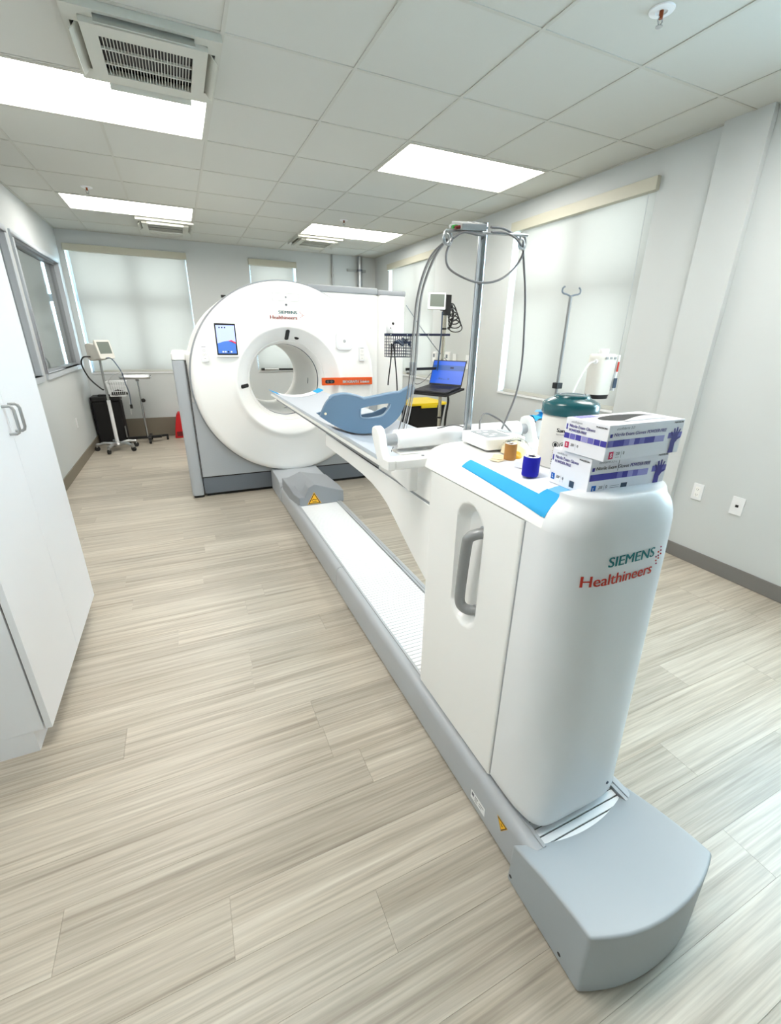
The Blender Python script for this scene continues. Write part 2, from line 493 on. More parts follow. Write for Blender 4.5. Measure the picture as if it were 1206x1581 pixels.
# ceiling lights
where = {(-2, 3): 'near left ceiling light panel beside the large air vent', (2, 3): 'near right ceiling light panel in front of the windows',
         (-2, 7): 'far left ceiling light panel by the interior window wall', (2, 7): 'far right ceiling light panel above the scanner',
         (-2, -1): 'ceiling light panel straight above the white cabinet', (2, -1): 'ceiling light panel above the near end of the table',
         (-2, -5): 'left ceiling light panel behind the photographer', (2, -5): 'right ceiling light panel behind the photographer'}
for (i, j) in lights:
    x0, x1, y0, y1 = LX(i)+.006, LX(i+2)-.006, MY(j)+.006, MY(j+1)-.006
    t = thing('ceiling_light', 'bright rectangular recessed ' + where[(i, j)], 'ceiling light', ((x0+x1)/2, (y0+y1)/2, ZC), 'recessed ceiling light panels')
    b = B(); e_ = .022
    b.box(x0, x1, y0, y0+e_, ZC-.004, ZC+.05); b.box(x0, x1, y1-e_, y1, ZC-.004, ZC+.05)
    b.box(x0, x0+e_, y0+e_, y1-e_, ZC-.004, ZC+.05); b.box(x1-e_, x1, y0+e_, y1-e_, ZC-.004, ZC+.05)
    b.done('frame', 'tbar', t, smooth=False)
    B().box(x0+e_, x1-e_, y0+e_, y1-e_, ZC+.006, ZC+.012).done('diffuser', 'panel_glow', t, smooth=False)
    B().box(x0, x1, y0, y1, ZC+.05, ZC+.06).done('housing', 'tbar', t, smooth=False)
t = thing('ceiling_light', 'added unseen light panel brightening the room behind the interior window', 'ceiling light', (-3.1, 4.9, ZC), 'recessed ceiling light panels')  # added lamp, out of view, brightens the room behind the glass
B().box(-3.4, -2.8, 4.6, 5.2, ZC-.02, ZC-.012).done('diffuser', 'panel_glow', t, smooth=False)
B().box(-3.42, -2.78, 4.58, 5.22, ZC-.012, ZC).done('frame', 'tbar', t, smooth=False)

# air-conditioning cassettes
def cassette(i, j, label):
    cx, cy = LX(i+.5), (MY(j)+MY(j+1))/2; h = .302
    t = thing('ceiling_vent', label, 'air vent', (cx, cy, ZC), 'square air-conditioning cassettes')
    b = B()
    for sgn in (-1, 1):
        b.box(cx-h, cx+h, cy+sgn*h-(.022 if sgn > 0 else 0), cy+sgn*h+(.022 if sgn < 0 else 0), ZC-.03, ZC+.02)
        b.box(cx+sgn*h-(.022 if sgn > 0 else 0), cx+sgn*h+(.022 if sgn < 0 else 0), cy-h+.022, cy+h-.022, ZC-.03, ZC+.02)
    for sx in (-1, 1):
        for sy in (-1, 1):
            b.box(*sorted((cx+sx*.19, cx+sx*(h-.022))), *sorted((cy+sy*.19, cy+sy*(h-.022))), ZC-.03, ZC-.022)
    b.done('frame', 'vent_paint', t, smooth=False)
    B().box(cx-h+.02, cx+h-.02, cy-h+.02, cy+h-.02, ZC+.02, ZC+.03).done('duct', 'black', t, smooth=False)
    # centre panel ring
    g, q = .245, .185
    b = B()
    b.box(cx-g, cx+g, cy-g, cy-q+.02, ZC-.05, ZC-.034); b.box(cx-g, cx+g, cy+q-.02, cy+g, ZC-.05, ZC-.034)
    b.box(cx-g, cx-q, cy-q+.02, cy+q-.02, ZC-.05, ZC-.034); b.box(cx+q, cx+g, cy-q+.02, cy+q-.02, ZC-.05, ZC-.034)
    b.box(cx-g, cx+g, cy-g, cy-g+.006, ZC-.034, ZC-.01); b.box(cx-g, cx+g, cy+g-.006, cy+g, ZC-.034, ZC-.01)
    b.box(cx-g, cx-g+.006, cy-g, cy+g, ZC-.034, ZC-.01); b.box(cx+g-.006, cx+g, cy-g, cy+g, ZC-.034, ZC-.01)
    b.done('centre_panel', 'vent_paint', t, smooth=False)
    B().box(cx-q, cx+q, cy-q, cy+q, ZC-.018, ZC-.012).done('filter', 'black', t, smooth=False)
    b = B(); n = 28
    for k in range(1, n):
        x = cx-q+2*q*k/n; b.box(x-.0015, x+.0015, cy-q+.02, cy+q-.02, ZC-.046, ZC-.038)
    for k in (1, 2):
        yy = cy-q+2*q*k/3; b.box(cx-q, cx+q, yy-.004, yy+.004, ZC-.048, ZC-.038)
    b.done('grille', 'vent_paint', t, smooth=False)
    for a in range(4):                       # four open flaps
        R_ = Matrix.Rotation(a*pi/2, 4, 'Z'); T_ = Matrix.Translation((cx, cy, ZC))
        bb = B(); bb.slab(lambda u, v: Vector((-.19+.38*u, .250+.036*v, -.012-.050*v-.006*sin(pi*v))), 6, 5, (0, .002, .003))
        bb.xf(T_ @ R_); bb.done('flap', 'vent_paint', t, smooth=False)
cassette(-1, 2, 'large white ceiling air vent with dark grille beside the near left light')
cassette(-1, 8, 'small distant ceiling air vent under the far left light panel')
cassette(2, 8, 'small distant ceiling air vent under the far right light panel')

# sprinklers
for x, y, lab in ((1.919, 1.689, 'ceiling fire sprinkler nearest the camera at upper right'), (-.555, 5.457, 'ceiling fire sprinkler in front of the far left light'),
                  (1.884, 5.464, 'ceiling fire sprinkler in front of the far right light')):
    t = thing('sprinkler', lab, 'sprinkler', (x, y, ZC), 'ceiling sprinklers')
    B().lathe([(.0, -.001), (.02, -.001), (.022, -.006), (.045, -.003), (.048, .001)], (x, y, ZC), n=28).done('escutcheon', 'cool_white', t)
    B().cyl((x, y, ZC-.025), (x, y, ZC), .008, n=12).done('stem', 'copper', t)
    b = B(); b.tube([(x-.008, y, ZC-.02), (x-.013, y, ZC-.032), (x-.002, y, ZC-.046)], .0025, 6); b.tube([(x+.008, y, ZC-.02), (x+.013, y, ZC-.032), (x+.002, y, ZC-.046)], .0025, 6)
    b.done('yoke', 'chrome', t)
    B().cyl((x, y, ZC-.05), (x, y, ZC-.047), .013, n=14).done('deflector', 'chrome', t)

# windows -----------------------------------------------------------
def window(n, mp, s0, s1, z0, z1, blind=True, gap0=.02, gap1=.02, vshadow=True, mull=None):
    """mp(s, depth, z): s along the wall, depth into the wall"""
    def bx(b, a, c, d0, d1, e0, e1):
        P = [mp(s_, d, z) for s_ in (a, c) for d in (d0, d1) for z in (e0, e1)]
        lo = [min(q[k] for q in P) for k in range(3)]; hi = [max(q[k] for q in P) for k in range(3)]
        return b.box(lo[0], hi[0], lo[1], hi[1], lo[2], hi[2])
    t = thing('window_%d' % n, None, None, mp((s0+s1)/2, .1, z0), kind='structure')
    d = .125; f_ = .028
    b = B(); bx(b, s0, s1, d, d+.05, z0, z0+f_); bx(b, s0, s1, d, d+.05, z1-f_, z1)
    bx(b, s0, s0+f_, d, d+.05, z0+f_, z1-f_); bx(b, s1-f_, s1, d, d+.05, z0+f_, z1-f_)
    b.done('window_frame', 'frame_alu', t, smooth=False)
    mz = 1.90; ms = (s0+s1)/2 if mull is None else mull
    bx(B(), s0+f_, s1-f_, d, d+.05, mz-.045, mz+.045).done('transom', 'frame_alu', t, smooth=False)
    if vshadow:
        bx(B(), ms-.045, ms+.045, d+.001, d+.049, z0+f_, z1-f_).done('mullion', 'frame_alu', t, smooth=False)
        cols = ((s0+f_, ms-.035), (ms+.035, s1-f_))
    else: cols = ((s0+f_, s1-f_),)
    for a, c in cols:
        for e0, e1 in ((z0+f_, mz-.035), (mz+.035, z1-f_)):
            bx(B(), a, c, d+.022, d+.028, e0, e1).done('pane', 'glass', t, smooth=False)
    bx(B(), s0, s1, -.012, d, z0-.02, z0).done('window_sill', 'cool_white', t, smooth=False)
    bx(B(), s0-.012, s1+.012, -.035, .03, 2.452, 2.535).done('valance', 'valance', t, bevel=.003)
    if blind:
        bx(B(), s0+gap0, s1-gap1, .016, .0166, z0+.03, 2.47).done('blind', 'blind', t, smooth=False)
        bx(B(), s0+gap0, s1-gap1, .006, .026, z0+.001, z0+.03).done('hem_bar', 'tbar', t, smooth=False)
    return t
mr_ = lambda s_, d, z: (XR+d, s_, z)
mb_ = lambda s_, d, z: (s_, YB+d, z)
window(1, mr_, *win_right[0], gap0=.0, gap1=.075, mull=3.27)
window(2, mr_, *win_right[1], gap0=.0, gap1=.085, mull=6.2)
window(3, mr_, *win_right[2], blind=False)
window(4, mb_, *win_back[0], gap0=.04, gap1=.012, mull=-.44)
window(5, mb_, *win_back[1], gap0=.012, gap1=.04, vshadow=False)
# pull cord of the near right blind
B().tube(spline([(XR-.012, 2.60, 2.45), (XR-.012, 2.585, 1.8), (XR-.012, 2.58, 1.36)]), .0018, 6).done('pull_cord', 'cable_light', label='thin pull cord hanging at the right edge of the near blind', cat='cord')

def inner_window(n, y0, y1, z0, z1):
    t = thing('window_%d' % n, None, None, (XL, (y0+y1)/2, z0), kind='structure')
    f_ = .055
    b = B(); x0, x1 = XL-.125, XL+.02
    b.box(x0, x1, y0-f_, y1+f_, z0-f_, z0); b.box(x0, x1, y0-f_, y1+f_, z1, z1+f_)
    b.box(x0, x1, y0-f_, y0, z0, z1); b.box(x0, x1, y1, y1+f_, z0, z1)
    b.done('window_frame', 'frame_alu', t, bevel=.006)
    b = B(); e_ = .022
    b.box(XL-.08, XL-.03, y0, y1, z0, z0+e_); b.box(XL-.08, XL-.03, y0, y1, z1-e_, z1)
    b.box(XL-.08, XL-.03, y0, y0+e_, z0+e_, z1-e_); b.box(XL-.08, XL-.03, y1-e_, y1, z0+e_, z1-e_)
    b.done('glazing_bead', 'grey_mid', t, smooth=False)
    B().box(XL-.06, XL-.054, y0+e_, y1-e_, z0+e_, z1-e_).done('pane', 'glass_grey', t, smooth=False)
inner_window(6, 5.555, 7.30, 1.085, 2.265)
inner_window(7, 4.26, 5.30, 1.085, 2.265)
# glimpse of the control room: a post with a black cable behind the glass
t = thing('desk_monitor', 'beige desk monitor edge with black cable behind the interior window', 'monitor', (-1.62, 6.2, .85))
B().box(-1.66, -1.60, 5.88, 6.25, .95, 1.33).done('screen_housing', 'plastic_cream', t, bevel=.01)
B().tube(spline([(-1.62, 6.25, 1.22), (-1.6, 6.36, 1.24), (-1.6, 6.45, 1.16), (-1.6, 6.46, .86)]), .012, 8).done('cable', 'black', t)
B().box(-1.66, -1.6, 6.0, 6.12, .85, .95).done('foot', 'plastic_cream', t, smooth=False)
B().box(-2.0, -1.36, 5.5, 7.3, .80, .85).done('control_desk', 'warm_white', label='pale desk top behind the interior window', cat='desk')

# outlets and plates
def plate(x, y, z, face, kind, label, w=.07, h=.114):
    """face: +1 looks toward +x, -1 looks toward -x"""
    t = thing('wall_plate', label, 'wall outlet' if kind == 'outlet' else 'wall plate', (x, y, z-h/2), 'wall plates and outlets')
    x1 = x + face*.006
    B().box(min(x, x1), max(x, x1), y-w/2, y+w/2, z-h/2, z+h/2).done('plate', 'cool_white', t, bevel=.002)
    xf = x1 + face*.002
    if kind == 'outlet':
        B().box(min(x1, xf), max(x1, xf), y-.017, y+.017, z-.036, z+.036).done('receptacle', 'white_plastic', t, bevel=.001)
        for dz in (-.019, .019):
            for dy in (-.006, .006):
                B().box(min(xf, xf+face*.0006), max(xf, xf+face*.0006), y+dy-.001, y+dy+.001, z+dz-.004, z+dz+.004).done('slot', 'black', t, smooth=False)
            B().cyl((xf, y, z+dz-.010), (xf+face*.0006, y, z+dz-.010), .0022, n=8).done('slot', 'black', t)
    elif kind == 'jack':
        B().box(min(x1, xf), max(x1, xf), y-.009, y+.009, z-.008, z+.008).done('socket', 'black', t, smooth=False)
    elif kind == 'switch':
        B().box(min(x1, xf+face*.003), max(x1, xf+face*.003), y-.012, y+.012, z-.02, z+.02).done('toggle', 'grey_plastic', t, bevel=.001)
    elif kind == 'thermostat':
        B().box(min(x1, xf+face*.015), max(x1, xf+face*.015), y-w/2+.006, y+w/2-.006, z-h/2+.006, z+h/2-.006).done('cover', 'white_plastic', t, bevel=.003)
        xg = xf+face*.0155
        B().box(min(xg, xg+face*.001), max(xg, xg+face*.001), y-.022, y+.022, z-.005, z+.04).done('display', 'grey_dark', t, smooth=False)
plate(XR, 1.735, .515, -1, 'outlet', 'white double power outlet low on the right wall')
plate(XR, 1.475, .50, -1, 'jack', 'white wall plate with one black data socket on the right wall', .075, .118)
plate(XR, 4.70, 1.22, -1, 'switch', 'white light switch plate between the right-hand windows', .075, .16)
plate(XR, 5.15, 1.25, -1, 'thermostat', 'white thermostat with grey display behind the laptop', .12, .15)
plate(XR, 4.99, 1.24, -1, 'blank', 'blank white box next to the thermostat', .08, .13)
plate(XR, 5.48, 1.25, -1, 'thermostat', 'white wall control beside the far right window', .09, .13)
plate(XL, 6.29, .475, 1, 'blank', 'white blank plate low on the left wall under the interior window')

# conduits on the back wall
t = thing('conduit', 'slim vertical conduit on the back wall above the scanner', 'pipe', (2.41, YB-.02, 1.5))
B().cyl((2.41, YB-.022, 1.2), (2.41, YB-.022, ZC-.004), .014, n=12).done('pipe', 'brushed', t)
B().cyl((2.41, YB-.022, 2.36), (2.41, YB-.022, 2.41), .019, n=12).done('coupling', 'brushed', t)
t = thing('conduit', 'thick vertical metal pipe strapped to the back wall in the corner', 'pipe', (2.88, YB-.05, 1.5))
B().cyl((2.865, YB-.05, 1.2), (2.865, YB-.05, ZC-.004), .036, n=18).done('pipe', 'steel', t)
B().box(2.66, 2.98, YB-.03, YB-.002, 2.47, 2.505).done('strut', 'brushed', t, smooth=False)
B().lathe([(.037, -.015), (.045, -.015), (.045, .015), (.037, .015)], (2.865, YB-.05, 2.488), n=18).done('clamp', 'grey_dark', t)

# tall white cabinet at left ----------------------------------------
cab = thing('cabinet', 'tall white double-door storage cabinet at the left wall', 'cabinet', (-.93, 2.13, 0))
B().box(XL+.005, -.655, 1.635, 2.615, .095, 2.22).done('carcass', 'cab_white', cab, bevel=.002)
B().box(XL+.005, -.688, 1.636, 2.61, 0, .095).done('toe_kick', 'cab_white', cab, smooth=False)
B().box(-.655, -.649, 1.645, 2.605, .12, 2.20).done('gap_strip', 'cab_gap', cab, smooth=False)
for a, c, hy in ((1.632, 2.1265, 2.095), (2.1295, 2.618, 2.165)):
    d_ = B().box(-.649, -.628, a, c, .097, 2.218).done('door', 'cab_white', cab, bevel=.0015)
    pts = [(-.628, hy, 1.215), (-.606, hy, 1.215), (-.599, hy, 1.21), (-.595, hy, 1.20), (-.595, hy, 1.128), (-.599, hy, 1.116), (-.606, hy, 1.112), (-.628, hy, 1.112)]
    B().tube(pts, .0055, 10).done('handle', 'brushed', d_)

# ================================================================== SCANNER GANTRY
GX, GZ = .92, 1.07
g = thing('scanner_gantry', 'big white ring-shaped PET CT scanner gantry with grey base', 'medical scanner', (GX, 5.0, 0))
BR = .335
OUT = [(-.045, .19), (-.045, 1.312)] + [(GX+.872*cos(q), GZ+.872*sin(q)) for q in [radians(163.9-(163.9-67.4)*i/48) for i in range(49)]] + [(1.857, 1.875), (1.857, .19)]
def body_r(a):
    """distance from the bore centre to the body outline along angle a"""
    d = (cos(a), sin(a)); best = 9
    for k in range(len(OUT)):
        (x0, z0), (x1, z1) = OUT[k], OUT[(k+1) % len(OUT)]
        ex, ez = x1-x0, z1-z0; den = d[0]*ez - d[1]*ex
        if abs(den) < 1e-9: continue
        t_ = ((x0-GX)*ez - (z0-GZ)*ex)/den; w = ((x0-GX)*d[1] - (z0-GZ)*d[0])/den
        if t_ > 0 and -1e-6 <= w <= 1+1e-6: best = min(best, t_)
    return best
N = 180
def ring_body(y0, y1, rf, mat_, name, parent):
    b = B(); vs = []
    for y in (y0, y1):
        for i in range(N):
            a = 2*pi*i/N; r = rf(a)
            vs.append((GX+r*cos(a), y, GZ+r*sin(a)))
        for i in range(N):
            a = 2*pi*i/N; vs.append((GX+(BR+.03)*cos(a), y, GZ+(BR+.03)*sin(a)))
    fs = []
    for i in range(N):
        j = (i+1) % N
        fs.append((i, j, N+j, N+i)); fs.append((2*N+j, 2*N+i, 3*N+i, 3*N+j))
        fs.append((j, i, 2*N+i, 2*N+j)); fs.append((N+i, N+j, 3*N+j, 3*N+i))
    b.add(vs, fs)
    return b.done(name, mat_, parent, angle=30)
ring_body(4.42, 5.66, body_r, 'warm_white', 'body', g)
# grey top capping of the right-hand part
B().box(1.15, 1.857, 4.405, 5.6, 1.868, 1.925).done('top_cap', 'grey_mid', g, bevel=.012)
B().box(1.861, 2.172, 4.425, 5.6, 1.868, 1.915).done('top_cap', 'grey_mid', g, bevel=.012)
# side tower at right
B().prism(rrect(1.861, 2.18, 4.43, 5.62, .05), 'z', .19, 1.868).done('side_tower', 'warm_white', g, angle=40)
# front disc with flared opening
prof = [(.845, 4.425), (.858, 4.40), (.858, 4.345), (.852, 4.322), (.838, 4.306), (.815, 4.300), (.80, 4.299), (.545, 4.299), (.525, 4.296), (.508, 4.289), (.495, 4.283), (.485, 4.281), (.477, 4.285), (.468, 4.296),
        (.45, 4.317), (.425, 4.342), (.40, 4.372), (.38, 4.40), (.362, 4.435), (.35, 4.47), (.342, 4.51), (.337, 4.55)]
B().lathe(prof, (GX, 0, GZ), 'y', n=128).done('front_ring', 'white_plastic', g, angle=50)
B().lathe([(.853, 4.43), (.872, 4.43), (.872, 4.395), (.853, 4.395)], (GX, 0, GZ), 'y', n=128).done('ring_trim', 'grey_mid', g)
B().lathe([(.339, 4.548), (.345, 4.555), (.345, 4.57), (BR, 4.575)], (GX, 0, GZ), 'y', n=96).done('bore_gasket', 'bluegrey_dark', g)
B().lathe([(BR, 4.572), (BR, 5.66), (.40, 5.68), (.40, 5.66), (.36, 5.66), (.36, 4.572)], (GX, 0, GZ), 'y', n=96).done('bore_tunnel', 'warm_white', g)
# left pillar
B().prism(rrect(-.072, .035, 4.395, 5.5, .03), 'z', .025, 1.265).done('side_pillar', 'grey_plastic', g)
B().prism(rrect(-.072, .045, 4.39, 5.5, .03), 'z', 1.268, 1.322).done('pillar_cap', 'white_plastic', g, bevel=.006)
B().prism(rrect(-.06, .03, 4.41, 5.5, .02), 'z', 0, .025).done('pillar_foot', 'black', g)
# lower front
B().prism([(.041, .202), (1.855, .202), (1.855, .90), (1.60, .90), (1.50, .66), (.34, .66), (.24, .90), (.041, .90)], 'y', 4.40, 4.42).done('lower_panel', 'grey_plastic', g, bevel=.003)
B().box(.036, 1.857, 4.408, 4.42, .19, .66).done('panel_gap', 'seam', g, smooth=False)
B().box(.036, .042, 4.399, 4.42, .19, 1.265).done('panel_gap', 'seam', g, smooth=False)
B().box(.041, 2.17, 4.41, 4.8, .03, .195).done('base_panel', 'grey_dark', g, bevel=.004)
B().box(.06, 2.15, 4.44, 5.6, 0, .03).done('plinth', 'black', g, smooth=False)
# inspection plate with screws
yf = 4.299
def pad_on(name, mt, x0, x1, z0, z1, th, r, yb=yf, bevel=.003, parent=g):
    return B().prism(rrect(x0, x1, z0, z1, r), 'y', yb-th, yb+.008).done(name, mt, parent, bevel=bevel)
b = B(); b.prism(rrect(.806, 1.044, 1.764, 1.826, .012), 'y', yf-.0005, yf+.01); b.done('inspection_plate', 'print_grey', g)
pad_on('inspection_plate', 'white_plastic', .8075, 1.0425, 1.7655, 1.8245, .0012, .011, bevel=0)
B().cyl((.925, yf-.002, 1.796), (.925, yf, 1.796), .009, n=14).done('screw', 'grey_mid', g)
B().cyl((.925, yf-.002, 1.735), (.925, yf+.006, 1.735), .011, n=14).done('screw', 'grey_mid', g)
B().cyl((.925, yf-.0005, 1.735), (.925, yf-.003, 1.735), .005, n=10).done('screw_hole', 'black', g)
B().cyl((.924, 4.302, 1.868), (.924, 4.310, 1.868), .006, n=10).done('screw', 'cable_white', g)
# maker's lettering
fl = planar((.851, 4.2982, 1.661), (1, 0, 0), (0, 0, 1)); text(g, 'SIEMENS', 'siemens_teal', fl, w=.166, h=.026, bold=0, fat=.003)
fl = planar((.775, 4.2982, 1.617), (1, 0, 0), (0, 0, 1)); text(g, 'Healthineers', 'siemens_red', fl, w=.241, h=.029, bold=0, fat=.003)
for (dx, dz, mt) in ((1.045, 1.679, 'siemens_magenta'), (1.055, 1.668, 'siemens_magenta'), (1.066, 1.66, 'siemens_red'), (1.078, 1.652, 'siemens_magenta'), (1.064, 1.645, 'siemens_red'), (1.052, 1.636, 'siemens_magenta'), (1.066, 1.652, 'siemens_red')):
    B().cyl((dx, 4.2982, dz), (dx, 4.2975, dz), .0032, n=8).done('logo_dot', mt, g)
# tablet
tab = pad_on('tablet', 'white_plastic', .293, .482, 1.298, 1.572, .026, .014)
B().box(.299, .468, yf-.0275, yf-.026, 1.314, 1.568).done('tablet_bezel', 'black', tab, smooth=False)
ys = yf-.0283
def scr(name, mt, pts): 
    b = B(); b.add([(x, ys, z) for x, z in pts], [tuple(range(len(pts)))]); return b.done(name, mt, tab, smooth=False)
scr('screen', 'tablet_sky', [(.309, 1.408), (.365, 1.425), (.40, 1.43), (.425, 1.437), (.459, 1.42), (.459, 1.553), (.309, 1.553)])
scr('screen', 'tablet_sea', [(.309, 1.327), (.459, 1.327), (.459, 1.405), (.43, 1.418), (.40, 1.43), (.365, 1.425), (.309, 1.408)])
ys -= .0004
scr('screen_stripe', 'tablet_red', [(.40, 1.43), (.425, 1.437), (.459, 1.42), (.459, 1.405), (.435, 1.42)])
for k in range(3):
    B().cyl((.337+.022*k, ys, 1.535), (.337+.022*k, ys-.0004, 1.535), .006, n=12).done('screen_icon', 'arm_navy', tab)
for k, x in enumerate((.342, .362, .385, .41)):
    b = B(); b.add([(x, ys, 1.335), (x+.013, ys, 1.335), (x+.013, ys, 1.347), (x, ys, 1.347)], [(0, 1, 2, 3)]); b.done('screen_icon', 'paper' if k != 2 else 'arm_navy', tab, smooth=False)
# control pads left and right
for x0 in (.165, 1.608):
    c = pad_on('control_pad', 'cool_white', x0, x0+.058, 1.258, 1.39, .016, .010)
    B().box(x0+.008, x0+.05, yf-.0168, yf-.016, 1.272, 1.376).done('keypad', 'warm_white', c, smooth=False)
    B().lathe([(.0075, 0), (.0095, -.0006), (.0095, 0)], (x0+.03, yf-.0168, 1.35), 'y', n=16).done('key', 'grey_plastic', c)
    for k in range(2):
        B().lathe([(.006, 0), (.0075, -.0006), (.0075, 0)], (x0+.021+.017*k, yf-.0168, 1.315), 'y', n=12).done('key', 'grey_plastic', c)
    B().box(x0+.024, x0+.038, yf-.0174, yf-.0168, 1.283, 1.287).done('key', 'grey_plastic', c, smooth=False)
    B().box(x0+.012, x0+.046, yf-.0174, yf-.0168, 1.378, 1.382).done('key', 'grey_mid', c, smooth=False)
# square call panel
sq = pad_on('round_corner_panel', 'cool_white', 1.376, 1.54, 1.36, 1.523, .016, .035, bevel=.006)
B().prism(rrect(1.398, 1.518, 1.382, 1.505, .02), 'y', yf-.0172, yf-.016).done('inset', 'white_plastic', sq)
B().lathe([(.009, 0), (.013, -.002), (.013, 0)], (1.458, yf-.0172, 1.44), 'y', n=20).done('button', 'grey_mid', sq)
B().cyl((1.458, yf-.019, 1.44), (1.458, yf-.0172, 1.44), .007, n=14).done('button', 'grey_plastic', sq)
# orange badge strip
badge = B().box(1.222, 1.742, 4.272, 4.300, 1.036, 1.106).done('name_strip', 'orange', g, bevel=.002)
B().prism(rrect(1.250, 1.345, 1.054, 1.088, .015), 'y', 4.2712, 4.273).done('strip_window', 'black', badge)
for k in range(2):
    B().lathe([(.006, 0), (.009, -.0006), (.009, 0)], (1.278+.036*k, 4.2711, 1.071), 'y', n=12).done('laser_eye', 'print_grey', badge)
text(badge, 'BIOGRAPH Trinion', 'paper', planar((1.428, 4.2705, 1.055), (1, 0, 0), (0, 0, 1)), w=.277, h=.026, bold=0, fat=.004)
# laser windows on the flare
def on_flare(a, r):
    for (r0, y0), (r1, y1) in zip(prof, prof[1:]):
        if r1 <= r <= r0: y = y0 + (y1-y0)*(r-r0)/(r1-r0+1e-9)
    return Vector((GX+r*cos(a), y, GZ+r*sin(a)))
def flare_patch(name, mt, a, r0, r1, w, up):
    b = B(); n = 10
    cen = on_flare(a, (r0+r1)/2); rad = Vector((cos(a), 0, sin(a))); tn = Vector((-sin(a), 0, cos(a)))
    e0, e1 = on_flare(a, r0), on_flare(a, r1); ax = (e1-e0); L = ax.length/2; ax.normalize()
    nrm = ax.cross(tn).normalized()
    if nrm.y > 0: nrm = -nrm
    pts = []
    for (q, s0) in ((L-w/2, 0), (-(L-w/2), pi)):
        for i in range(n+1):
            t_ = s0 - pi/2 + pi*i/n
            pts.append((q + w/2*cos(t_), w/2*sin(t_)))
    vs = [cen + ax*p_ + tn*q_ + nrm*h for h in (-.002, .003) for p_, q_ in pts]; m_ = len(pts)
    b.add(vs, [tuple(range(m_))[::-1], tuple(range(m_, 2*m_))] + [(i, (i+1) % m_, m_+(i+1) % m_, m_+i) for i in range(m_)])
    return b.done(name, mt, g)
flare_patch('laser_window', 'black', radians(89), .375, .46, .036, 1)
flare_patch('laser_window', 'black', radians(184), .375, .45, .034, 1)
B().ball(on_flare(radians(76), .405) + Vector((0, -.001, 0)), .022, 16, (1, .3, .75)).done('camera_eye', 'black', g)
# vents at far right edge of ring and small foot on the top left
B().box(.40, .46, 4.46, 4.50, 1.78, 1.80).done('top_sensor', 'black', g, smooth=False)
# slot marks inside the bore
for a in (radians(-8), radians(-76)):
    c = Vector((GX+.333*cos(a), 4.95, GZ+.333*sin(a))); tn = Vector((-sin(a), 0, cos(a)))
    B().bar(c-tn*.03, c+tn*.03, .016, .004, up=(cos(a), 0, sin(a))).done('bore_mark', 'grey_mid', g)

# ================================================================== PATIENT TABLE
TX = .92
tb = thing('scanner_table', 'long white patient table with grey floor rail and pedestal', 'scanner table', (TX, 2.3, 0))
# floor rail: two beams with slatted cover between
RX0, RX1 = .69, 1.112
profL = [(RX0, .016), (RX0, .135), (RX0+.004, .15), (RX0+.012, .160), (RX0+.022, .164), (RX0+.036, .165), (RX0+.037, .161), (RX0+.041, .161), (RX0+.042, .165), (RX0+.052, .165), (RX0+.053, .145), (RX0+.053, .016)]
for (a, c) in ((.53, 2.268), (2.272, 4.02)):
    B().prism(profL, 'y', a, c).done('rail_beam', 'rail_grey', tb, angle=40)
    B().prism([(RX0+RX1-x, z) for x, z in profL], 'y', a, c).done('rail_beam', 'rail_grey', tb, angle=40)
B().box(RX0+.012, RX1-.012, .50, 4.02, 0, .018).done('plinth', 'rubber', tb, smooth=False)
bed = B().box(RX0+.05, RX1-.05, .50, 4.02, .018, .1505).done('rail_bed', 'seam', tb, smooth=False)
sl = B().box(-(RX1-RX0)/2+.055, (RX1-RX0)/2-.055, -.0099, .0099, 0, .006).mesh('slat_mesh', bevel=.001, seg=1)
sl.materials.append(MATS['cool_white'])
yy = .50
while yy < 3.5:
    share('slat', sl, bed, ((RX0+RX1)/2, yy, .1505)); yy += .0232
B().box(RX0+.07, RX1-.07, 3.5, 4.0, .1505, .157).done('slat_end', 'cool_white', bed, smooth=False)

# near end cover
def cap_top(u, v):
    x = .664 + .444*u; X = 2*u-1
    yf_ = .576 - .052*(1-X*X); yn = .316 - .047*(1-abs(X)**2.2)
    y = yf_ + (yn-yf_)*v
    z = .156 + .064*(1-(1-v)**1.5)*.98 - .002*X*X
    return Vector((x, y, z))
b = B(); nu, nv = 28, 14
b.grid(cap_top, nu, nv); w_ = nu+1
ring = [i for i in range(nu)] + [j*w_+nu for j in range(nv)] + [nv*w_+i for i in range(nu, 0, -1)] + [j*w_ for j in range(nv, 0, -1)]
o = len(b.v)
b.v += [Vector((b.v[i].x, b.v[i].y - (.008 if b.v[i].y < .35 else 0), .004)) for i in ring]
for k in range(len(ring)): b.f.append([ring[(k+1) % len(ring)], ring[k], o+k, o+(k+1) % len(ring)])
b.f.append([o+k for k in range(len(ring))])
cap = b.done('end_cover', 'cap_grey', tb, bevel=.007, seg=3, angle=50)
for y, z in ((.575, .030), (.385, .032)):
    B().cyl((.6635, y-.012, z), (.6665, y-.012, z), .0055, n=12).done('screw_hole', 'black', cap)
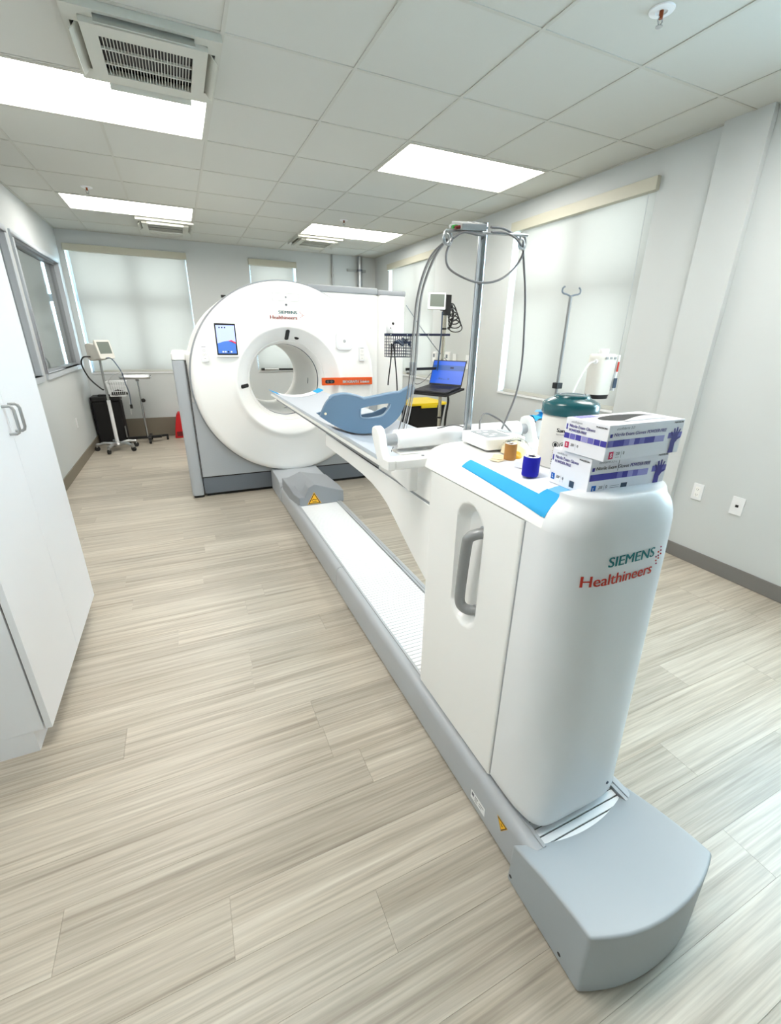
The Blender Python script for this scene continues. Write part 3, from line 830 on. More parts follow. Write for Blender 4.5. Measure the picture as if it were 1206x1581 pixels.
# far warning cover
b = B()
def wsec(y, x0, x1, zl, zp, zr, px):
    return [(x0, y, .152), (x1, y, .152), (x1, y, zr), (px+.04, y, zp-.012), (px, y, zp), (px-.05, y, zp-.022), (x0+.05, y, zl-.002), (x0, y, zl)]
secs = [wsec(3.40, .735, 1.122, .232, .335, .252, .868), wsec(3.5, .715, 1.13, .236, .335, .254, .868), wsec(3.62, .70, 1.13, .27, .33, .256, .868), wsec(3.92, .70, 1.12, .262, .306, .25, .868)]
for s_ in secs: b.v += [Vector(q) for q in s_]
for i in range(len(secs)-1):
    for k in range(8): b.f.append([i*8+k, i*8+(k+1) % 8, (i+1)*8+(k+1) % 8, (i+1)*8+k])
b.f.append(list(range(8))[::-1]); b.f.append(list(range(24, 32)))
wc = b.done('warning_cover', 'grey_mid', tb, bevel=.008, seg=3, angle=50)
fw = planar((.80, 3.3985, .165), (1, 0, 0), (0, 0, 1))
fw = planar((.81, 3.3985, .170), (1, 0, 0), (0, 0, 1))
def warn(parent, fn, s, flip=False):
    h = s*.88
    def tri(k, e):
        c = (s/2, h/3 if not flip else 2*h/3)
        P = [(0, 0), (s, 0), (s/2, h)] if not flip else [(0, h), (s/2, 0), (s, h)]
        return [fn2(c[0]+(p_[0]-c[0])*k, c[1]+(p_[1]-c[1])*k, e) for p_ in P]
    O = fn(0, 0); n_ = (fn(1, 0)-O).cross(fn(0, 1)-O).normalized()
    def fn2(u, v, e): return fn(u, v) + n_*e
    for k, e, mt, nm in ((1.12, 0, 'yellow_sign', 'warning_label'), (1.0, .0005, 'black', 'warning_border'), (.80, .0010, 'yellow_sign', 'warning_field')):
        B().add(tri(k, e), [(0, 1, 2)]).done(nm, mt, parent, smooth=False)
    q = lambda u, v: fn2(u*s, v*h, .0015)
    if not flip:
        B().add([q(.28, .34), (q(.42, .43)), q(.62, .36), q(.72, .42), q(.70, .35), q(.62, .30), q(.42, .36), q(.30, .28)], [tuple(range(8))]).done('warning_symbol', 'black', parent, smooth=False)
        B().add([q(.33, .14), q(.67, .14), q(.67, .19), q(.33, .19)], [(0, 1, 2, 3)]).done('warning_symbol', 'black', parent, smooth=False)
    else:
        B().add([q(.36, .72), q(.50, .78), q(.64, .66), q(.54, .58), q(.50, .66)], [(0, 1, 2, 3, 4)]).done('warning_symbol', 'black', parent, smooth=False)
warn(wc, fw, .105)
B().prism([(4.40, .016), (3.955, .016), (3.95, .17), (3.97, .20), (4.03, .22), (4.40, .228)], 'x', .682, 1.135).done('rail_junction', 'grey_plastic', tb, bevel=.008, seg=3, angle=50)
# rating label and triangle on the near beam
lb = planar((RX0-.0006, .806, .04), (0, -1, 0), (0, 0, 1))
dl = decal(tb, 'rating_label', 'paper', lb, rectp(0, .077, 0, .036))
for k, (u0, u1, v0, v1) in enumerate(((.005, .018, .016, .030), (.022, .04, .024, .028), (.022, .036, .016, .019), (.045, .07, .022, .025), (.045, .06, .012, .015), (.022, .038, .008, .011))):
    lq = planar((RX0-.0011, .806, .04), (0, -1, 0), (0, 0, 1)); decal(dl, 'label_print', 'print_grey', lq, rectp(u0, u1, v0, v1))
warn(tb, planar((RX0-.0008, .672, .088), (0, -1, 0), (0, 0, 1)), .044, True)

# ---- pedestal
PX0, PX1, PXM, PH = .715, 1.115, .915, .20
def lidz(x):
    X = min(1, abs(x-PXM)/PH)
    return 1.066 + .072*(1-X**5)**.6
def ped_front(x, z):
    t_ = (z-.2)/.92; yc = .559+.046*t_
    return .7045-(.7045-yc)*(max(0, 1-(abs(x-PXM)/PH)**3.2))**(1/2.2)
# core
B().prism(rrect(PX0+.035, PX1-.002, .76, 1.248, .02), 'z', .185, 1.064).done('pedestal_core', 'white_plastic', tb)
# left side panel with handle recess
def side(u, v):
    y = .762 + (1.25-.762)*u; z = .178 + (1.063-.178)*v
    c0, c1, cyy, hw = .685, .955, .985, .068
    dz = max(c0-z, 0, z-c1); dd = sqrt((y-cyy)**2 + dz*dz)/hw
    dep = 0
    if dd < 1: dep = .036*(1-max(0, (dd-.60)/.40)**2) if dd > .6 else .036
    dep = max(dep, 0)
    x = PX0 + dep
    rr = .03; e_ = max(0, y-(1.25-rr)); x += rr-sqrt(max(rr*rr-e_*e_, 0)) if e_ > 0 else 0
    rr = .006; e_ = max(0, (.762+rr)-y); x += rr-sqrt(max(rr*rr-e_*e_, 0)) if e_ > 0 else 0
    if z < .23 and y > 1.17:
        pass
    return Vector((x, y, z))
B().slab(side, 72, 120, (.03, 0, 0)).done('side_panel', 'white_plastic', tb, angle=55)
B().prism(rrect(PX1-.004, PX1+.002, .765, 1.25, .002), 'z', .18, 1.063).done('side_panel', 'white_plastic', tb)
# grab handle
hp = spline([(.742, .945, .948), (.722, .955, .944), (.706, .968, .930), (.702, .974, .90), (.702, .985, .75), (.704, .985, .70), (.712, .975, .682), (.726, .962, .676), (.742, .950, .676)], 6)
B().tube(hp, .0165, 16).done('grab_handle', 'handle_grey', tb)
for z in (.948, .676): B().cyl((.74, .948, z), (.758, .948, z), .021, n=18).done('handle_rosette', 'grey_plastic', tb)
# lid
secx = [PX0+2*PH*i/40 for i in range(41)]
poly = [(x, lidz(x)) for x in secx] + [(PX1, 1.0665), (PX0, 1.0665)][0:0] + [(PX1-.004, 1.050), (PX0+.004, 1.050)]
B().prism([(x, z) for x, z in [(PX0, 1.0665)] + [(x, lidz(x)+.0005) for x in secx[1:-1]] + [(PX1, 1.0665)]] , 'y', .705, 1.29).done('lid', 'white_plastic', tb, angle=50)
B().prism(rrect(PX0+.004, PX1-.004, .76, 1.247, .02), 'z', 1.055, 1.0668).done('lid_seam', 'seam', tb)
# near cover (lofted)
lev = [(.182, .0), (.19, .0), (.21, 0), (.3, 0), (.4, 0), (.5, 0), (.6, 0), (.7, 0), (.8, 0), (.9, 0), (.98, 0), (1.03, .001), (1.0655, .004), (1.0665, .004), (1.085, .009), (1.105, .016), (1.12, .024), (1.13, .031), (1.14, .039), (1.146, .047), (1.150, .056), (1.1515, .064)]
b = B(); n = 64
for z, ins in lev:
    q = min(1, max(0, (z-1.066)/.0862)); h = PH*max(.80, (1-q**1.667)**.2)
    t_ = (z-.2)/.92; yc = .559+.046*t_ + ins*.35; nl = 3.2 + 8*max(0, 1-(z-.182)/.16); yb_ = .756 if z < 1.066 else .7045
    if z < .19: h -= .006; yc += .006
    for i in range(n+1):
        th = pi*i/n; cx, sx_ = cos(th), sin(th)
        nx = nl if cx > 0 else 3.2
        X = (1 if cx > 0 else -1)*abs(cx)**(2/nx); Y = abs(sx_)**(2/2.2)
        b.v.append(Vector((PXM - h*X, .7045-(.7045-yc)*Y, z)))
    b.v += [Vector((PXM+h, yb_, z)), Vector((PXM-h, yb_, z))]
K = n+3
for j in range(len(lev)-1):
    for i in range(K): b.f.append([j*K+i, j*K+(i+1) % K, (j+1)*K+(i+1) % K, (j+1)*K+i])
b.f.append(list(range(K))[::-1]); b.f.append(list(range((len(lev)-1)*K, len(lev)*K)))
nc = b.done('end_panel', 'cool_white', tb, angle=50)
B().box(PX0+.002, PX0+.03, .755, .763, .19, 1.06).done('panel_seam', 'grey_mid', tb, smooth=False)
B().cyl((1.0, ped_front(1.0, .235)-.002, .235), (1.0, ped_front(1.0, .235)+.004, .235), .005, n=12).done('screw_hole', 'bluegrey_dark', tb)
on_panel = lambda x0, z0: (lambda u, v: Vector((x0+u, ped_front(x0+u, z0+v)-.0012, z0+v)))
text(nc, 'SIEMENS', 'siemens_teal', on_panel(.833, .990), w=.154, h=.0255, bold=0, fat=.0022)
text(nc, 'Healthineers', 'siemens_red', on_panel(.770, .944), w=.220, h=.0285, bold=0, fat=.0018)
for i, (dx, dz, mt) in enumerate(((1.008, 1.008, 'siemens_magenta'), (1.011, .998, 'siemens_magenta'), (1.000, .996, 'siemens_red'), (1.014, .988, 'siemens_red'), (1.003, .986, 'siemens_magenta'), (.993, .985, 'siemens_magenta'), (1.006, .978, 'siemens_red'), (.996, .974, 'siemens_red'), (1.0, .965, 'siemens_magenta'))):
    dx += .008; yq = ped_front(dx, dz); B().cyl((dx, yq-.0014, dz), (dx, yq+.001, dz), .0022, n=8).done('logo_dot', mt, nc)

# ---- cantilever arm
under = [(2.572, .852), (2.35, .853), (2.15, .852), (1.95, .848), (1.82, .838), (1.72, .82), (1.64, .795), (1.56, .755), (1.48, .712), (1.38, .662), (1.27, .612), (1.22, .60)]
poly = [(1.22, .924), (2.565, .934)] + under
B().prism(poly, 'x', .738, 1.10).done('arm', 'white_plastic', tb, bevel=.008, seg=3, angle=50)
B().box(.742, 1.095, 1.74, 2.56, .915, .948).done('arm_gap', 'seam', tb, smooth=False)
B().box(.7405, 1.0995, 1.24, 1.74, .918, .936).done('arm_seam', 'grey_mid', tb, smooth=False)
# upper carriage
poly = [(1.22, .930), (1.735, .930), (1.725, .975), (1.66, .985), (1.56, 1.02), (1.46, 1.07), (1.36, 1.10), (1.28, 1.108), (1.22, 1.11)]
B().prism(poly, 'x', .735, 1.10).done('carriage', 'white_plastic', tb, bevel=.012, seg=3, angle=50)
B().box(.75, 1.09, 1.235, 1.262, .62, 1.05).done('pedestal_gap', 'seam', tb, smooth=False)
b = B(); b.prism([(1.36, .945), (1.52, .96), (1.52, 1.02), (1.42, 1.045), (1.36, 1.05)], 'x', .70, .75); b.done('bracket_support', 'white_plastic', tb, bevel=.012, seg=3)

# ---- pallet (trough)
def trough(x, c=.928, h=.222): 
    X = (x-c)/h
    return .962 + .05*X*X
def pal(u, v):
    x = .706 + .444*u; y = 1.50 + (4.19-1.50)*v
    return Vector((x, y, trough(x)))
B().slab(pal, 20, 8, (0, 0, -.018)).done('pallet', 'pallet', tb, angle=50)
for x0, x1 in ((.704, .722), (1.134, 1.152)):
    B().box(x0, x1, 1.60, 4.16, .972, .990).done('pallet_edge', 'warm_white', tb, bevel=.003)
B().box(.74, 1.11, 1.60, 4.10, .936, .948).done('pallet_rib', 'grey_mid', tb, smooth=False)

# ---- paper roll holder
for sgn in (-1, 1):
    mx_ = lambda x: PXM + .005 + sgn*(x - (PXM+.005)) * -1 if sgn > 0 else x
    def MXP(x): return x if sgn < 0 else 2*(PXM+.005) - x
    xa, xb = sorted((MXP(.578), MXP(.606)))
    poly = [(1.275, 1.062), (1.33, 1.058), (1.372, 1.075), (1.405, 1.13), (1.425, 1.165), (1.42, 1.185), (1.40, 1.193), (1.375, 1.188), (1.36, 1.17), (1.34, 1.12), (1.318, 1.098), (1.275, 1.098)]
    hl = B().prism(poly, 'x', xa, xb).done('roll_holder', 'white_plastic', tb, bevel=.005, seg=3, angle=50)
    xc, xd = sorted((MXP(.606), MXP(.77)))
    B().box(xc, xd, 1.275, 1.335, 1.062, 1.098).done('holder_bar', 'white_plastic', hl, bevel=.007, seg=3)
    xe, xf_ = sorted((MXP(.606), MXP(.655)))
    B().cyl((xe, 1.388, 1.142), (xf_, 1.388, 1.142), .021, n=20).done('spindle', 'grey_plastic', hl)
    B().cyl((MXP(.72), 1.30, 1.0985), (MXP(.72), 1.30, 1.0995), .006, n=10).done('screw_hole', 'grey_dark', hl)
B().box(.66, 1.19, 1.345, 1.43, 1.090, 1.098).done('holder_tray', 'warm_white', tb, bevel=.002)

# ================================================================== THINGS ON THE TABLE
LZ = 1.1385
# paper roll
pr = thing('paper_roll', 'white exam-table paper roll on the holder across the table', 'paper roll', (.925, 1.388, 1.108))
B().lathe([(.012, 0), (.034, 0), (.034, .54), (.012, .54), (.012, 0)], (.655, 1.388, 1.142), 'x', n=36).done('paper', 'paper', pr)
B().slab(lambda u, v: Vector((.657+.536*u, 1.421+.012*v, 1.142-.036*v)), 4, 4, (0, .001, 0)).done('loose_end', 'paper', pr, smooth=False)

# blue head and arm support lying in the trough
hs = thing('head_support', 'blue-grey plastic head and arm support with handle slot on the table', 'head support', (.92, 2.45, .97))
HY = 2.27
outer = [(.628, 1.085), (.64, 1.12), (.665, 1.165), (.70, 1.192), (.76, 1.198), (.82, 1.186), (.86, 1.172), (.875, 1.170), (.93, 1.178), (1.0, 1.190), (1.06, 1.196), (1.085, 1.20), (1.15, 1.235), (1.172, 1.22), (1.16, 1.185), (1.125, 1.15), (1.11, 1.11), (1.09, 1.065), (1.05, 1.025), (1.0, .995), (.95, .98), (.90, .975), (.84, .980), (.78, .996), (.72, 1.025), (.67, 1.055)]
hole = [(.852, 1.118), (.852, 1.092), (.858, 1.070), (.88, 1.062), (.94, 1.066), (.985, 1.075), (1.005, 1.09), (1.02, 1.115), (1.028, 1.133), (1.015, 1.139), (.97, 1.136), (.90, 1.128)]
from mathutils.geometry import tessellate_polygon
def plate_holed(b, y0, y1, O, H, lean=.0):
    """flat plate with a slot; O outer outline, H hole outline, tilted back by lean"""
    n, h_ = len(O), len(H)
    tri = tessellate_polygon([[Vector((x, z, 0)) for x, z in O], [Vector((x, z, 0)) for x, z in H]])
    P = O + H; o = len(b.v)
    for y in (y0, y1): b.v += [Vector((x, y - (z-.975)*lean, z)) for x, z in P]
    m_ = len(P)
    for t_ in tri: b.f.append([o+i for i in t_]); b.f.append([o+m_+i for i in reversed(t_)])
    for i in range(n): b.f.append([o+i, o+(i+1) % n, o+m_+(i+1) % n, o+m_+i])
    for i in range(h_): b.f.append([o+n+(i+1) % h_, o+n+i, o+m_+n+i, o+m_+n+(i+1) % h_])
O2 = spline([(x, z, 0) for x, z in outer] + [(outer[0][0], outer[0][1], 0)], 3)[:-1]; O2 = [(q.x, q.y) for q in O2]
H2 = spline([(x, z, 0) for x, z in hole] + [(hole[0][0], hole[0][1], 0)], 3)[:-1]; H2 = [(q.x, q.y) for q in H2]
b = B(); plate_holed(b, HY, HY+.022, O2, H2, .12); b.done('near_wall', 'blue_plastic', hs, bevel=.004, seg=2, angle=60)
far = [(.655, 1.075), (.70, 1.085), (.80, 1.06), (.90, 1.05), (1.0, 1.062), (1.08, 1.09), (1.10, 1.085), (1.05, 1.028), (1.0, .998), (.95, .983), (.90, .978), (.84, .983), (.78, .999), (.72, 1.028)]
B().prism(far, 'y', HY+.17, HY+.185).done('far_wall', 'blue_plastic', hs, bevel=.003)
rim = [(.676, 1.178), (.70, 1.192), (.76, 1.198), (.82, 1.186), (.86, 1.172), (.875, 1.170), (.93, 1.178), (1.0, 1.190), (1.06, 1.196), (1.085, 1.20), (1.15, 1.235)]
b = B(); b.tube(spline([(x, HY+.004-(z-.975)*.12, z+.002) for x, z in rim], 4), .0075, 8); b.done('rim', 'blue_plastic_light', hs)
low = [(.705, 1.034), (.72, 1.025), (.78, .996), (.84, .980), (.90, .975), (.95, .98), (1.0, .995), (1.05, 1.025), (1.09, 1.065), (1.11, 1.11), (1.125, 1.15)]
low2 = [(q.x, q.y) for q in spline([(x, z, 0) for x, z in low], 4)]
b = B(); m_ = len(low2)-1
b.slab(lambda u, v: Vector((low2[round(u*m_)][0], HY+.01+.17*v, low2[round(u*m_)][1]+.002)), m_, 4, (0, 0, .012)); b.done('cradle', 'blue_plastic', hs, angle=60)
B().tube(spline([(.852, HY-.018, 1.118), (.852, HY-.014, 1.092), (.862, HY-.011, 1.068), (.94, HY-.011, 1.064), (.985, HY-.012, 1.073), (1.02, HY-.017, 1.112), (1.028, HY-.02, 1.133)], 5), .0035, 6).done('slot_edge', 'blue_plastic_light', hs)
b = B(); b.cyl((.655, HY-.016, 1.10), (.655, HY-.011, 1.10), .007, n=10); b.done('mark', 'cream', hs)

# absorbent pads
pt = thing('absorbent_pad', 'white pad with light blue ends lying across the far tip of the table', 'pad', (.928, 4.13, .97))
def tip(u0, u1, e):
    return lambda u, v: Vector((.706+.444*(u0+(u1-u0)*u), 4.035+.155*v, trough(.706+.444*(u0+(u1-u0)*u))+e))
B().slab(tip(.12, .88, .002), 16, 2, (0, 0, .003)).done('centre', 'pad_white', pt, angle=60)
B().slab(tip(-.02, .12, .0022), 6, 2, (0, 0, .004)).done('blue_end', 'pad_blue', pt, angle=60)
B().slab(tip(.88, 1.02, .0022), 6, 2, (0, 0, .004)).done('blue_end', 'pad_blue', pt, angle=60)

pn = thing('absorbent_pad', 'white absorbent pad with bright blue border on the pedestal top', 'pad', (.83, .88, LZ))
def padf(x0, x1, y0, y1, e):
    def f(u, v):
        y = y0+(y1-y0)*v; x = x0+(x1-x0)*u - .016 + .018*(y-.71)/.38
        xs = max(x, PX0+.004)
        return Vector((xs, y + .02*(1-(x-.73)/.2)*0, lidz(xs)+e - max(0, PX0+.004-x)*.9))
    return f
B().slab(padf(.766, .96, .765, 1.075, .0012), 12, 6, (0, 0, .0012)).done('centre', 'pad_white', pn, angle=60)
B().slab(padf(.737, .768, .715, 1.085, .0018), 12, 6, (0, 0, .0022)).done('blue_border', 'pad_blue', pn, angle=60)
B().slab(padf(.766, .965, .712, .767, .0022), 12, 3, (0, 0, .0016)).done('blue_border', 'pad_blue_light', pn, angle=60)
B().slab(padf(.737, .792, .706, .768, .0036), 10, 3, (0, 0, .0016)).done('blue_corner', 'pad_blue', pn, angle=60)

# glove boxes --------------------------------------------------------
def glove_box(x0, x1, y0, y1, z0, z1, rz, label, size, lower):
    cx, cy = (x0+x1)/2, (y0+y1)/2
    t = thing('glove_box', label, 'glove box', (cx, cy, z0), 'nitrile glove boxes')
    Rz = Matrix.Translation((cx, cy, 0)) @ Matrix.Rotation(rz, 4, 'Z') @ Matrix.Translation((-cx, -cy, 0))
    def D(b, name, mt, **k): b.xf(Rz); return b.done(name, mt, t, **k)
    D(B().box(x0, x1, y0, y1, z0, z1), 'carton', 'carton', bevel=.0015)
    L, Wd, H = x1-x0, y1-y0, z1-z0
    fF0 = lambda u, v, e=.0006: Rz @ Vector((x0+u, y0-e, z0+v))
    fL0 = lambda u, v, e=.0006: Rz @ Vector((x0-e, y1-u, z0+v))
    def rct(name, mt, fn, u0, u1, v0, v1, e=.0006):
        b = B(); b.add([fn(u0, v0, e), fn(u1, v0, e), fn(u1, v1, e), fn(u0, v1, e)], [(0, 1, 2, 3)]); b.done(name, mt, t, smooth=False)
    tones = ['violet_dark', 'violet_mid', 'violet_dark', 'violet_dark', 'violet_mid', 'violet_light']
    # long face
    s0 = .40*H; s1 = .58*H
    nb = 11
    for k in range(nb):
        u0 = .002 + (.74*L)*k/nb
        mt = ('violet_dark' if k < 4 else tones[(k*5) % 6]) if lower else tones[(k*7+1) % 6]
        if k >= nb-2: mt = 'violet_light'
        rct('colour_band', mt, fF0, u0, u0+.74*L/nb+.0002, s0, s1)
    rct('colour_band', 'violet_mid', fF0, .80*L, .995*L, s0+.005, s1+.004)
    text(t, 'Nitrile Exam Gloves', 'print_purple' if not lower else 'print_black', lambda u, v: fF0(.07*L+u, .69*H+v, .0009), w=.40*L, h=.092*H, bold=0, fat=.0004)
    text(t, 'POWDER-FREE', 'print_purple', lambda u, v: fF0(.49*L+u, .69*H+v, .0009), w=.265*L, h=.092*H, bold=0, fat=.0006, shear=.2)
    text(t, 'confiderm' + (' 3.5 C' if lower else ' 3.0'), 'print_grey', lambda u, v: fF0(.09*L+u, .86*H+v, .0009), w=.22*L, h=.075*H, bold=0, shear=.25)
    text(t, 'McKESSON', 'print_black', lambda u, v: fF0(.85*L+u, .90*H+v, .0009), w=.125*L, h=.05*H, bold=0, fat=.0007)
    rct('colour_band', 'violet_dark', fF0, .02*L, .05*L, .66*H, .76*H)
    rct('size_square', 'glove_blue' if lower else 'glove_red', fF0, .05*L, .105*L, .06*H, .27*H)
    text(t, size, 'paper', lambda u, v: fF0(.066*L+u, .11*H+v, .0011), h=.11*H, bold=.02)
    text(t, '200' if lower else '250', 'print_black', lambda u, v: fF0(.135*L+u, .16*H+v, .0009), w=.05*L, h=.085*H, bold=.01, shear=.2)
    rct('print_line', 'print_grey', fF0, .205*L, .208*L, .06*H, .27*H)
    text(t, '0', 'print_black', lambda u, v: fF0(.225*L+u, .16*H+v, .0009), h=.085*H, bold=.01)
    if lower:
        rct('print_badge', 'bluegrey_dark', fF0, .42*L, .50*L, .07*H, .25*H)
        rct('carton_tear', 'black', fF0, .335*L, .34*L, .62*H, .98*H)
        for k in range(3): rct('print_line', 'print_grey', fF0, .28*L, .40*L, (.10+.05*k)*H, (.11+.05*k)*H)
    else:
        pass
    rct('print_line', 'print_grey', fF0, .135*L, .185*L, .09*H, .10*H)
    # hand picture
    hx, hy = .885*L, .10*H
    hand = [(-.02, -.02), (.018, -.02), (.016, .05), (.03, .075), (.048, .085), (.044, .096), (.026, .092), (.026, .11), (.038, .15), (.031, .153), (.019, .118), (.017, .165), (.009, .166), (.007, .118), (-.003, .16), (-.011, .157), (-.005, .112), (-.022, .138), (-.028, .133), (-.014, .10), (-.018, .06), (-.016, .03)]
    k = .0040*H/.0009*.105/.62
    b = B(); P = [Vector((hx + .52*q[0], hy + .37*q[1]*H/.09, 0)) for q in hand]
    tr = tessellate_polygon([P]); b.add([fF0(q.x, q.y, .0012) for q in P], [tuple(i) for i in tr]); b.done('hand_picture', 'glove_hand', t, smooth=False)
    rct('hand_picture', 'copper', fF0, hx-.006, hx+.003, .02*H, .10*H, .0010)
    # end face
    for k in range(7):
        rct('colour_band', tones[(k*5+2) % 6], fL0, Wd*k/7+.001, Wd*(k+1)/7-.0005, .40*H if not lower else -1, .56*H if not lower else -1) if not lower else None
    text(t, 'Nitrile Exam Gloves', 'print_purple', lambda u, v: fL0(.11*Wd+u, .74*H+v-.0, .0009), w=.60*Wd, h=.09*H, bold=0, fat=.0004)
    text(t, 'POWDER-FREE', 'print_purple', lambda u, v: fL0(.11*Wd+u, .62*H+v, .0009), w=.42*Wd, h=.08*H, bold=0, fat=.0006)
    text(t, 'confiderm', 'print_grey', lambda u, v: fL0(.14*Wd+u, .87*H+v, .0009), w=.26*Wd, h=.065*H, bold=0, shear=.25)
    text(t, 'McKESSON', 'print_black', lambda u, v: fL0(.72*Wd+u, .88*H+v, .0009), w=.23*Wd, h=.045*H, bold=0, fat=.0006)
    rct('colour_band', 'violet_dark', fL0, .03*Wd, .065*Wd, .66*H, .82*H)
    rct('size_square', 'glove_blue' if lower else 'glove_red', fL0, .06*Wd, .16*Wd, .12*H, .30*H)
    text(t, size, 'paper', lambda u, v: fL0(.09*Wd+u, .17*H+v, .0011), h=.09*H, bold=.02)
    text(t, '200' if lower else '250', 'print_black', lambda u, v: fL0(.20*Wd+u, .20*H+v, .0009), w=.09*Wd, h=.075*H, bold=.01, shear=.2)
    text(t, '0', 'print_black', lambda u, v: fL0(.36*Wd+u, .20*H+v, .0009), h=.075*H, bold=.01)
    rct('print_line', 'print_grey', fL0, .32*Wd, .324*Wd, .10*H, .30*H)
    if lower: rct('print_badge', 'bluegrey_dark', fL0, .56*Wd, .68*Wd, .08*H, .26*H)
    if not lower:
        # oval opening on the top, glove bulge inside
        pts = [(x0+.53*L+.37*L*cos(2*pi*i/36), y0+.52*Wd+.30*Wd*sin(2*pi*i/36)+.02*Wd*sin(4*pi*i/36)) for i in range(36)]
        b = B(); b.add([(x, y, z1+.0006) for x, y in pts], [tuple(range(36))]); D(b, 'opening', 'black', smooth=False)
        b = B(); b.grid(lambda u, v: Vector((x0+L*(.30+.60*u), y0+Wd*(.20+.14*v*(.4+.6*sin(pi*u))), z1+.001+.008*sin(pi*v)*sin(pi*u))), 14, 5); D(b, 'torn_flap', 'carton')
        b = B()
        for k in range(5): b.add([(x0+L*(.05+.05*k), y1-.004, z1+.0005), (x0+L*(.09+.05*k), y1-.004, z1+.0005), (x0+L*(.09+.05*k), y1-.03, z1+.0005), (x0+L*(.05+.05*k), y1-.03, z1+.0005)], [(0, 1, 2, 3)])
        D(b, 'colour_band', 'violet_light', smooth=False)
    return t
glove_box(.815, 1.066, .677, .803, LZ+.0022, LZ+.0905, radians(-2), 'lower glove box with blue size square, under the other glove box', 'L', True)
glove_box(.808, 1.060, .652, .772, LZ+.0925, LZ+.172, radians(1), 'upper glove box with red size square and torn open top', 'S', False)

# disinfectant wipe canister
wx, wy, wr = .966, .915, .070
cn = thing('wipe_canister', 'cream wipe canister with dark teal lid behind the glove boxes', 'canister', (wx, wy, LZ))
prof_c = [(0, 0), (wr-.004, 0), (wr-.001, .004), (wr-.001, .015), (wr, .02), (wr, .142), (wr-.003, .150), (wr-.006, .152)]
B().lathe(prof_c, (wx, wy, LZ+.0035), n=56).done('body', 'plastic_cream', cn)
prof_l = [(wr+.003, .146), (wr+.005, .150), (wr+.005, .172), (wr+.002, .178), (wr-.012, .186), (.048, .190), (.047, .194), (.044, .197), (0, .198)]
lid_ = B().lathe(prof_l, (wx, wy, LZ+.0035), n=56).done('lid', 'teal', cn, angle=40)
B().lathe([(.030, 0), (.032, .0012), (.034, 0)], (wx, wy, LZ+.2012), n=32).done('lid_ring', 'grey_dark', lid_)
def on_can(a0, z0):
    return lambda u, v: Vector((wx+(wr+.0008)*cos(a0+u/wr), wy+(wr+.0008)*sin(a0+u/wr), z0+v))
a_l = radians(203)
text(cn, 'Sani-Cloth', 'print_black', on_can(a_l, LZ+.108), w=.065, h=.010, bold=0, fat=.001)
text(cn, 'Germicidal Disposable Wipe', 'print_grey', on_can(a_l, LZ+.100), w=.06, h=.004, bold=0)
def can_rect(a, z0, w_, h_, mt):
    f = on_can(a, z0); b = B(); b.grid(lambda u, v: f(u*w_, v*h_) , 6, 1); b.done('label_print', mt, cn, smooth=False)
for k in range(2):
    f = on_can(a_l+.03+.27*k, LZ+.073)
    b = B(); n = 24
    b.v += [f(.0085*cos(2*pi*i/n), .0085*sin(2*pi*i/n)) for i in range(n)] + [f(.0070*cos(2*pi*i/n), .0070*sin(2*pi*i/n)) for i in range(n)]
    b.f += [[i, (i+1) % n, n+(i+1) % n, n+i] for i in range(n)]; b.done('label_ring', 'print_black', cn, smooth=False)
    b = B(); b.v += [f(.004*cos(2*pi*i/n)+(.001 if k else 0), .0052*sin(2*pi*i/n)) for i in range(n)]; b.f.append(list(range(n))); b.done('label_symbol', 'print_black', cn, smooth=False)
for k in range(4): can_rect(a_l-.05, LZ+.055-.005*k, .05-.006*(k % 2), .0014, 'tan')
for k in range(3): can_rect(a_l-.05, LZ+.030-.006*k, .045-.008*(k % 2), .0026, 'print_black' if k < 2 else 'print_grey')

# bandage rolls
def bandage(x, y, r, h, mt, label, tilt=0):
    t = thing('bandage_roll', label, 'bandage roll', (x, y, LZ), 'cohesive bandage rolls')
    z0 = LZ+.0035
    B().lathe([(.45*r, 0), (r*.96, 0), (r, .003), (r*1.01, h*.5), (r, h-.003), (r*.95, h), (.45*r, h)], (x, y, z0), n=32).done('wrap', mt, t)
    B().lathe([(.45*r, h), (.46*r, h+.0004), (.92*r, h+.0006), (.93*r, h)], (x, y, z0), n=32).done('end_label', 'paper', t)
    b = B()
    for k in range(5):
        a = .5+.9*k; q = Vector((x+.68*r*cos(a), y+.68*r*sin(a), z0+h+.0008)); b.box(q.x-.003, q.x+.003, q.y-.0012, q.y+.0012, q.z, q.z+.0003)
    b.done('end_print', 'print_black', t, smooth=False)
    B().cyl((x, y, z0), (x, y, z0+h-.004), .44*r, n=16).done('core', 'print_black', t)
    B().slab(lambda u, v: Vector((x+(r+.0006)*cos(-1.0+.5*u+.1*sin(3*v)), y+(r+.0006)*sin(-1.0+.5*u+.1*sin(3*v)), z0+.002+(h-.004)*v)), 4, 6, (0, .0, 0.0003)).done('loose_end', mt, t)
bandage(.804, .862, .0215, .052, 'cobalt', 'cobalt blue cohesive bandage roll standing on the pad')
bandage(.862, 1.018, .0175, .048, 'tan', 'tan brown cohesive bandage roll beside the white device')

# sachets under the tan roll
for k, (x, y, a) in enumerate(((.835, 1.03, .3), (.845, 1.05, .8))):
    t = thing('sachet', ['cream adhesive strip sachet lying in front of the tan roll', 'cream sachet partly under the tan roll'][k], 'sachet', (x, y, LZ), 'paper sachets')
    Rz = Matrix.Translation((x, y, LZ+.0028+.0012*k)) @ Matrix.Rotation(a, 4, 'Z')
    B().box(-.032, .032, -.018, .018, 0, .001).xf(Rz).done('sleeve', 'cream', t, smooth=False)
    for q in (-.012, .002, .014): B().box(q, q+.0012, -.015, .015, .0011, .0013).xf(Rz).done('print_line', 'tan', t, smooth=False)

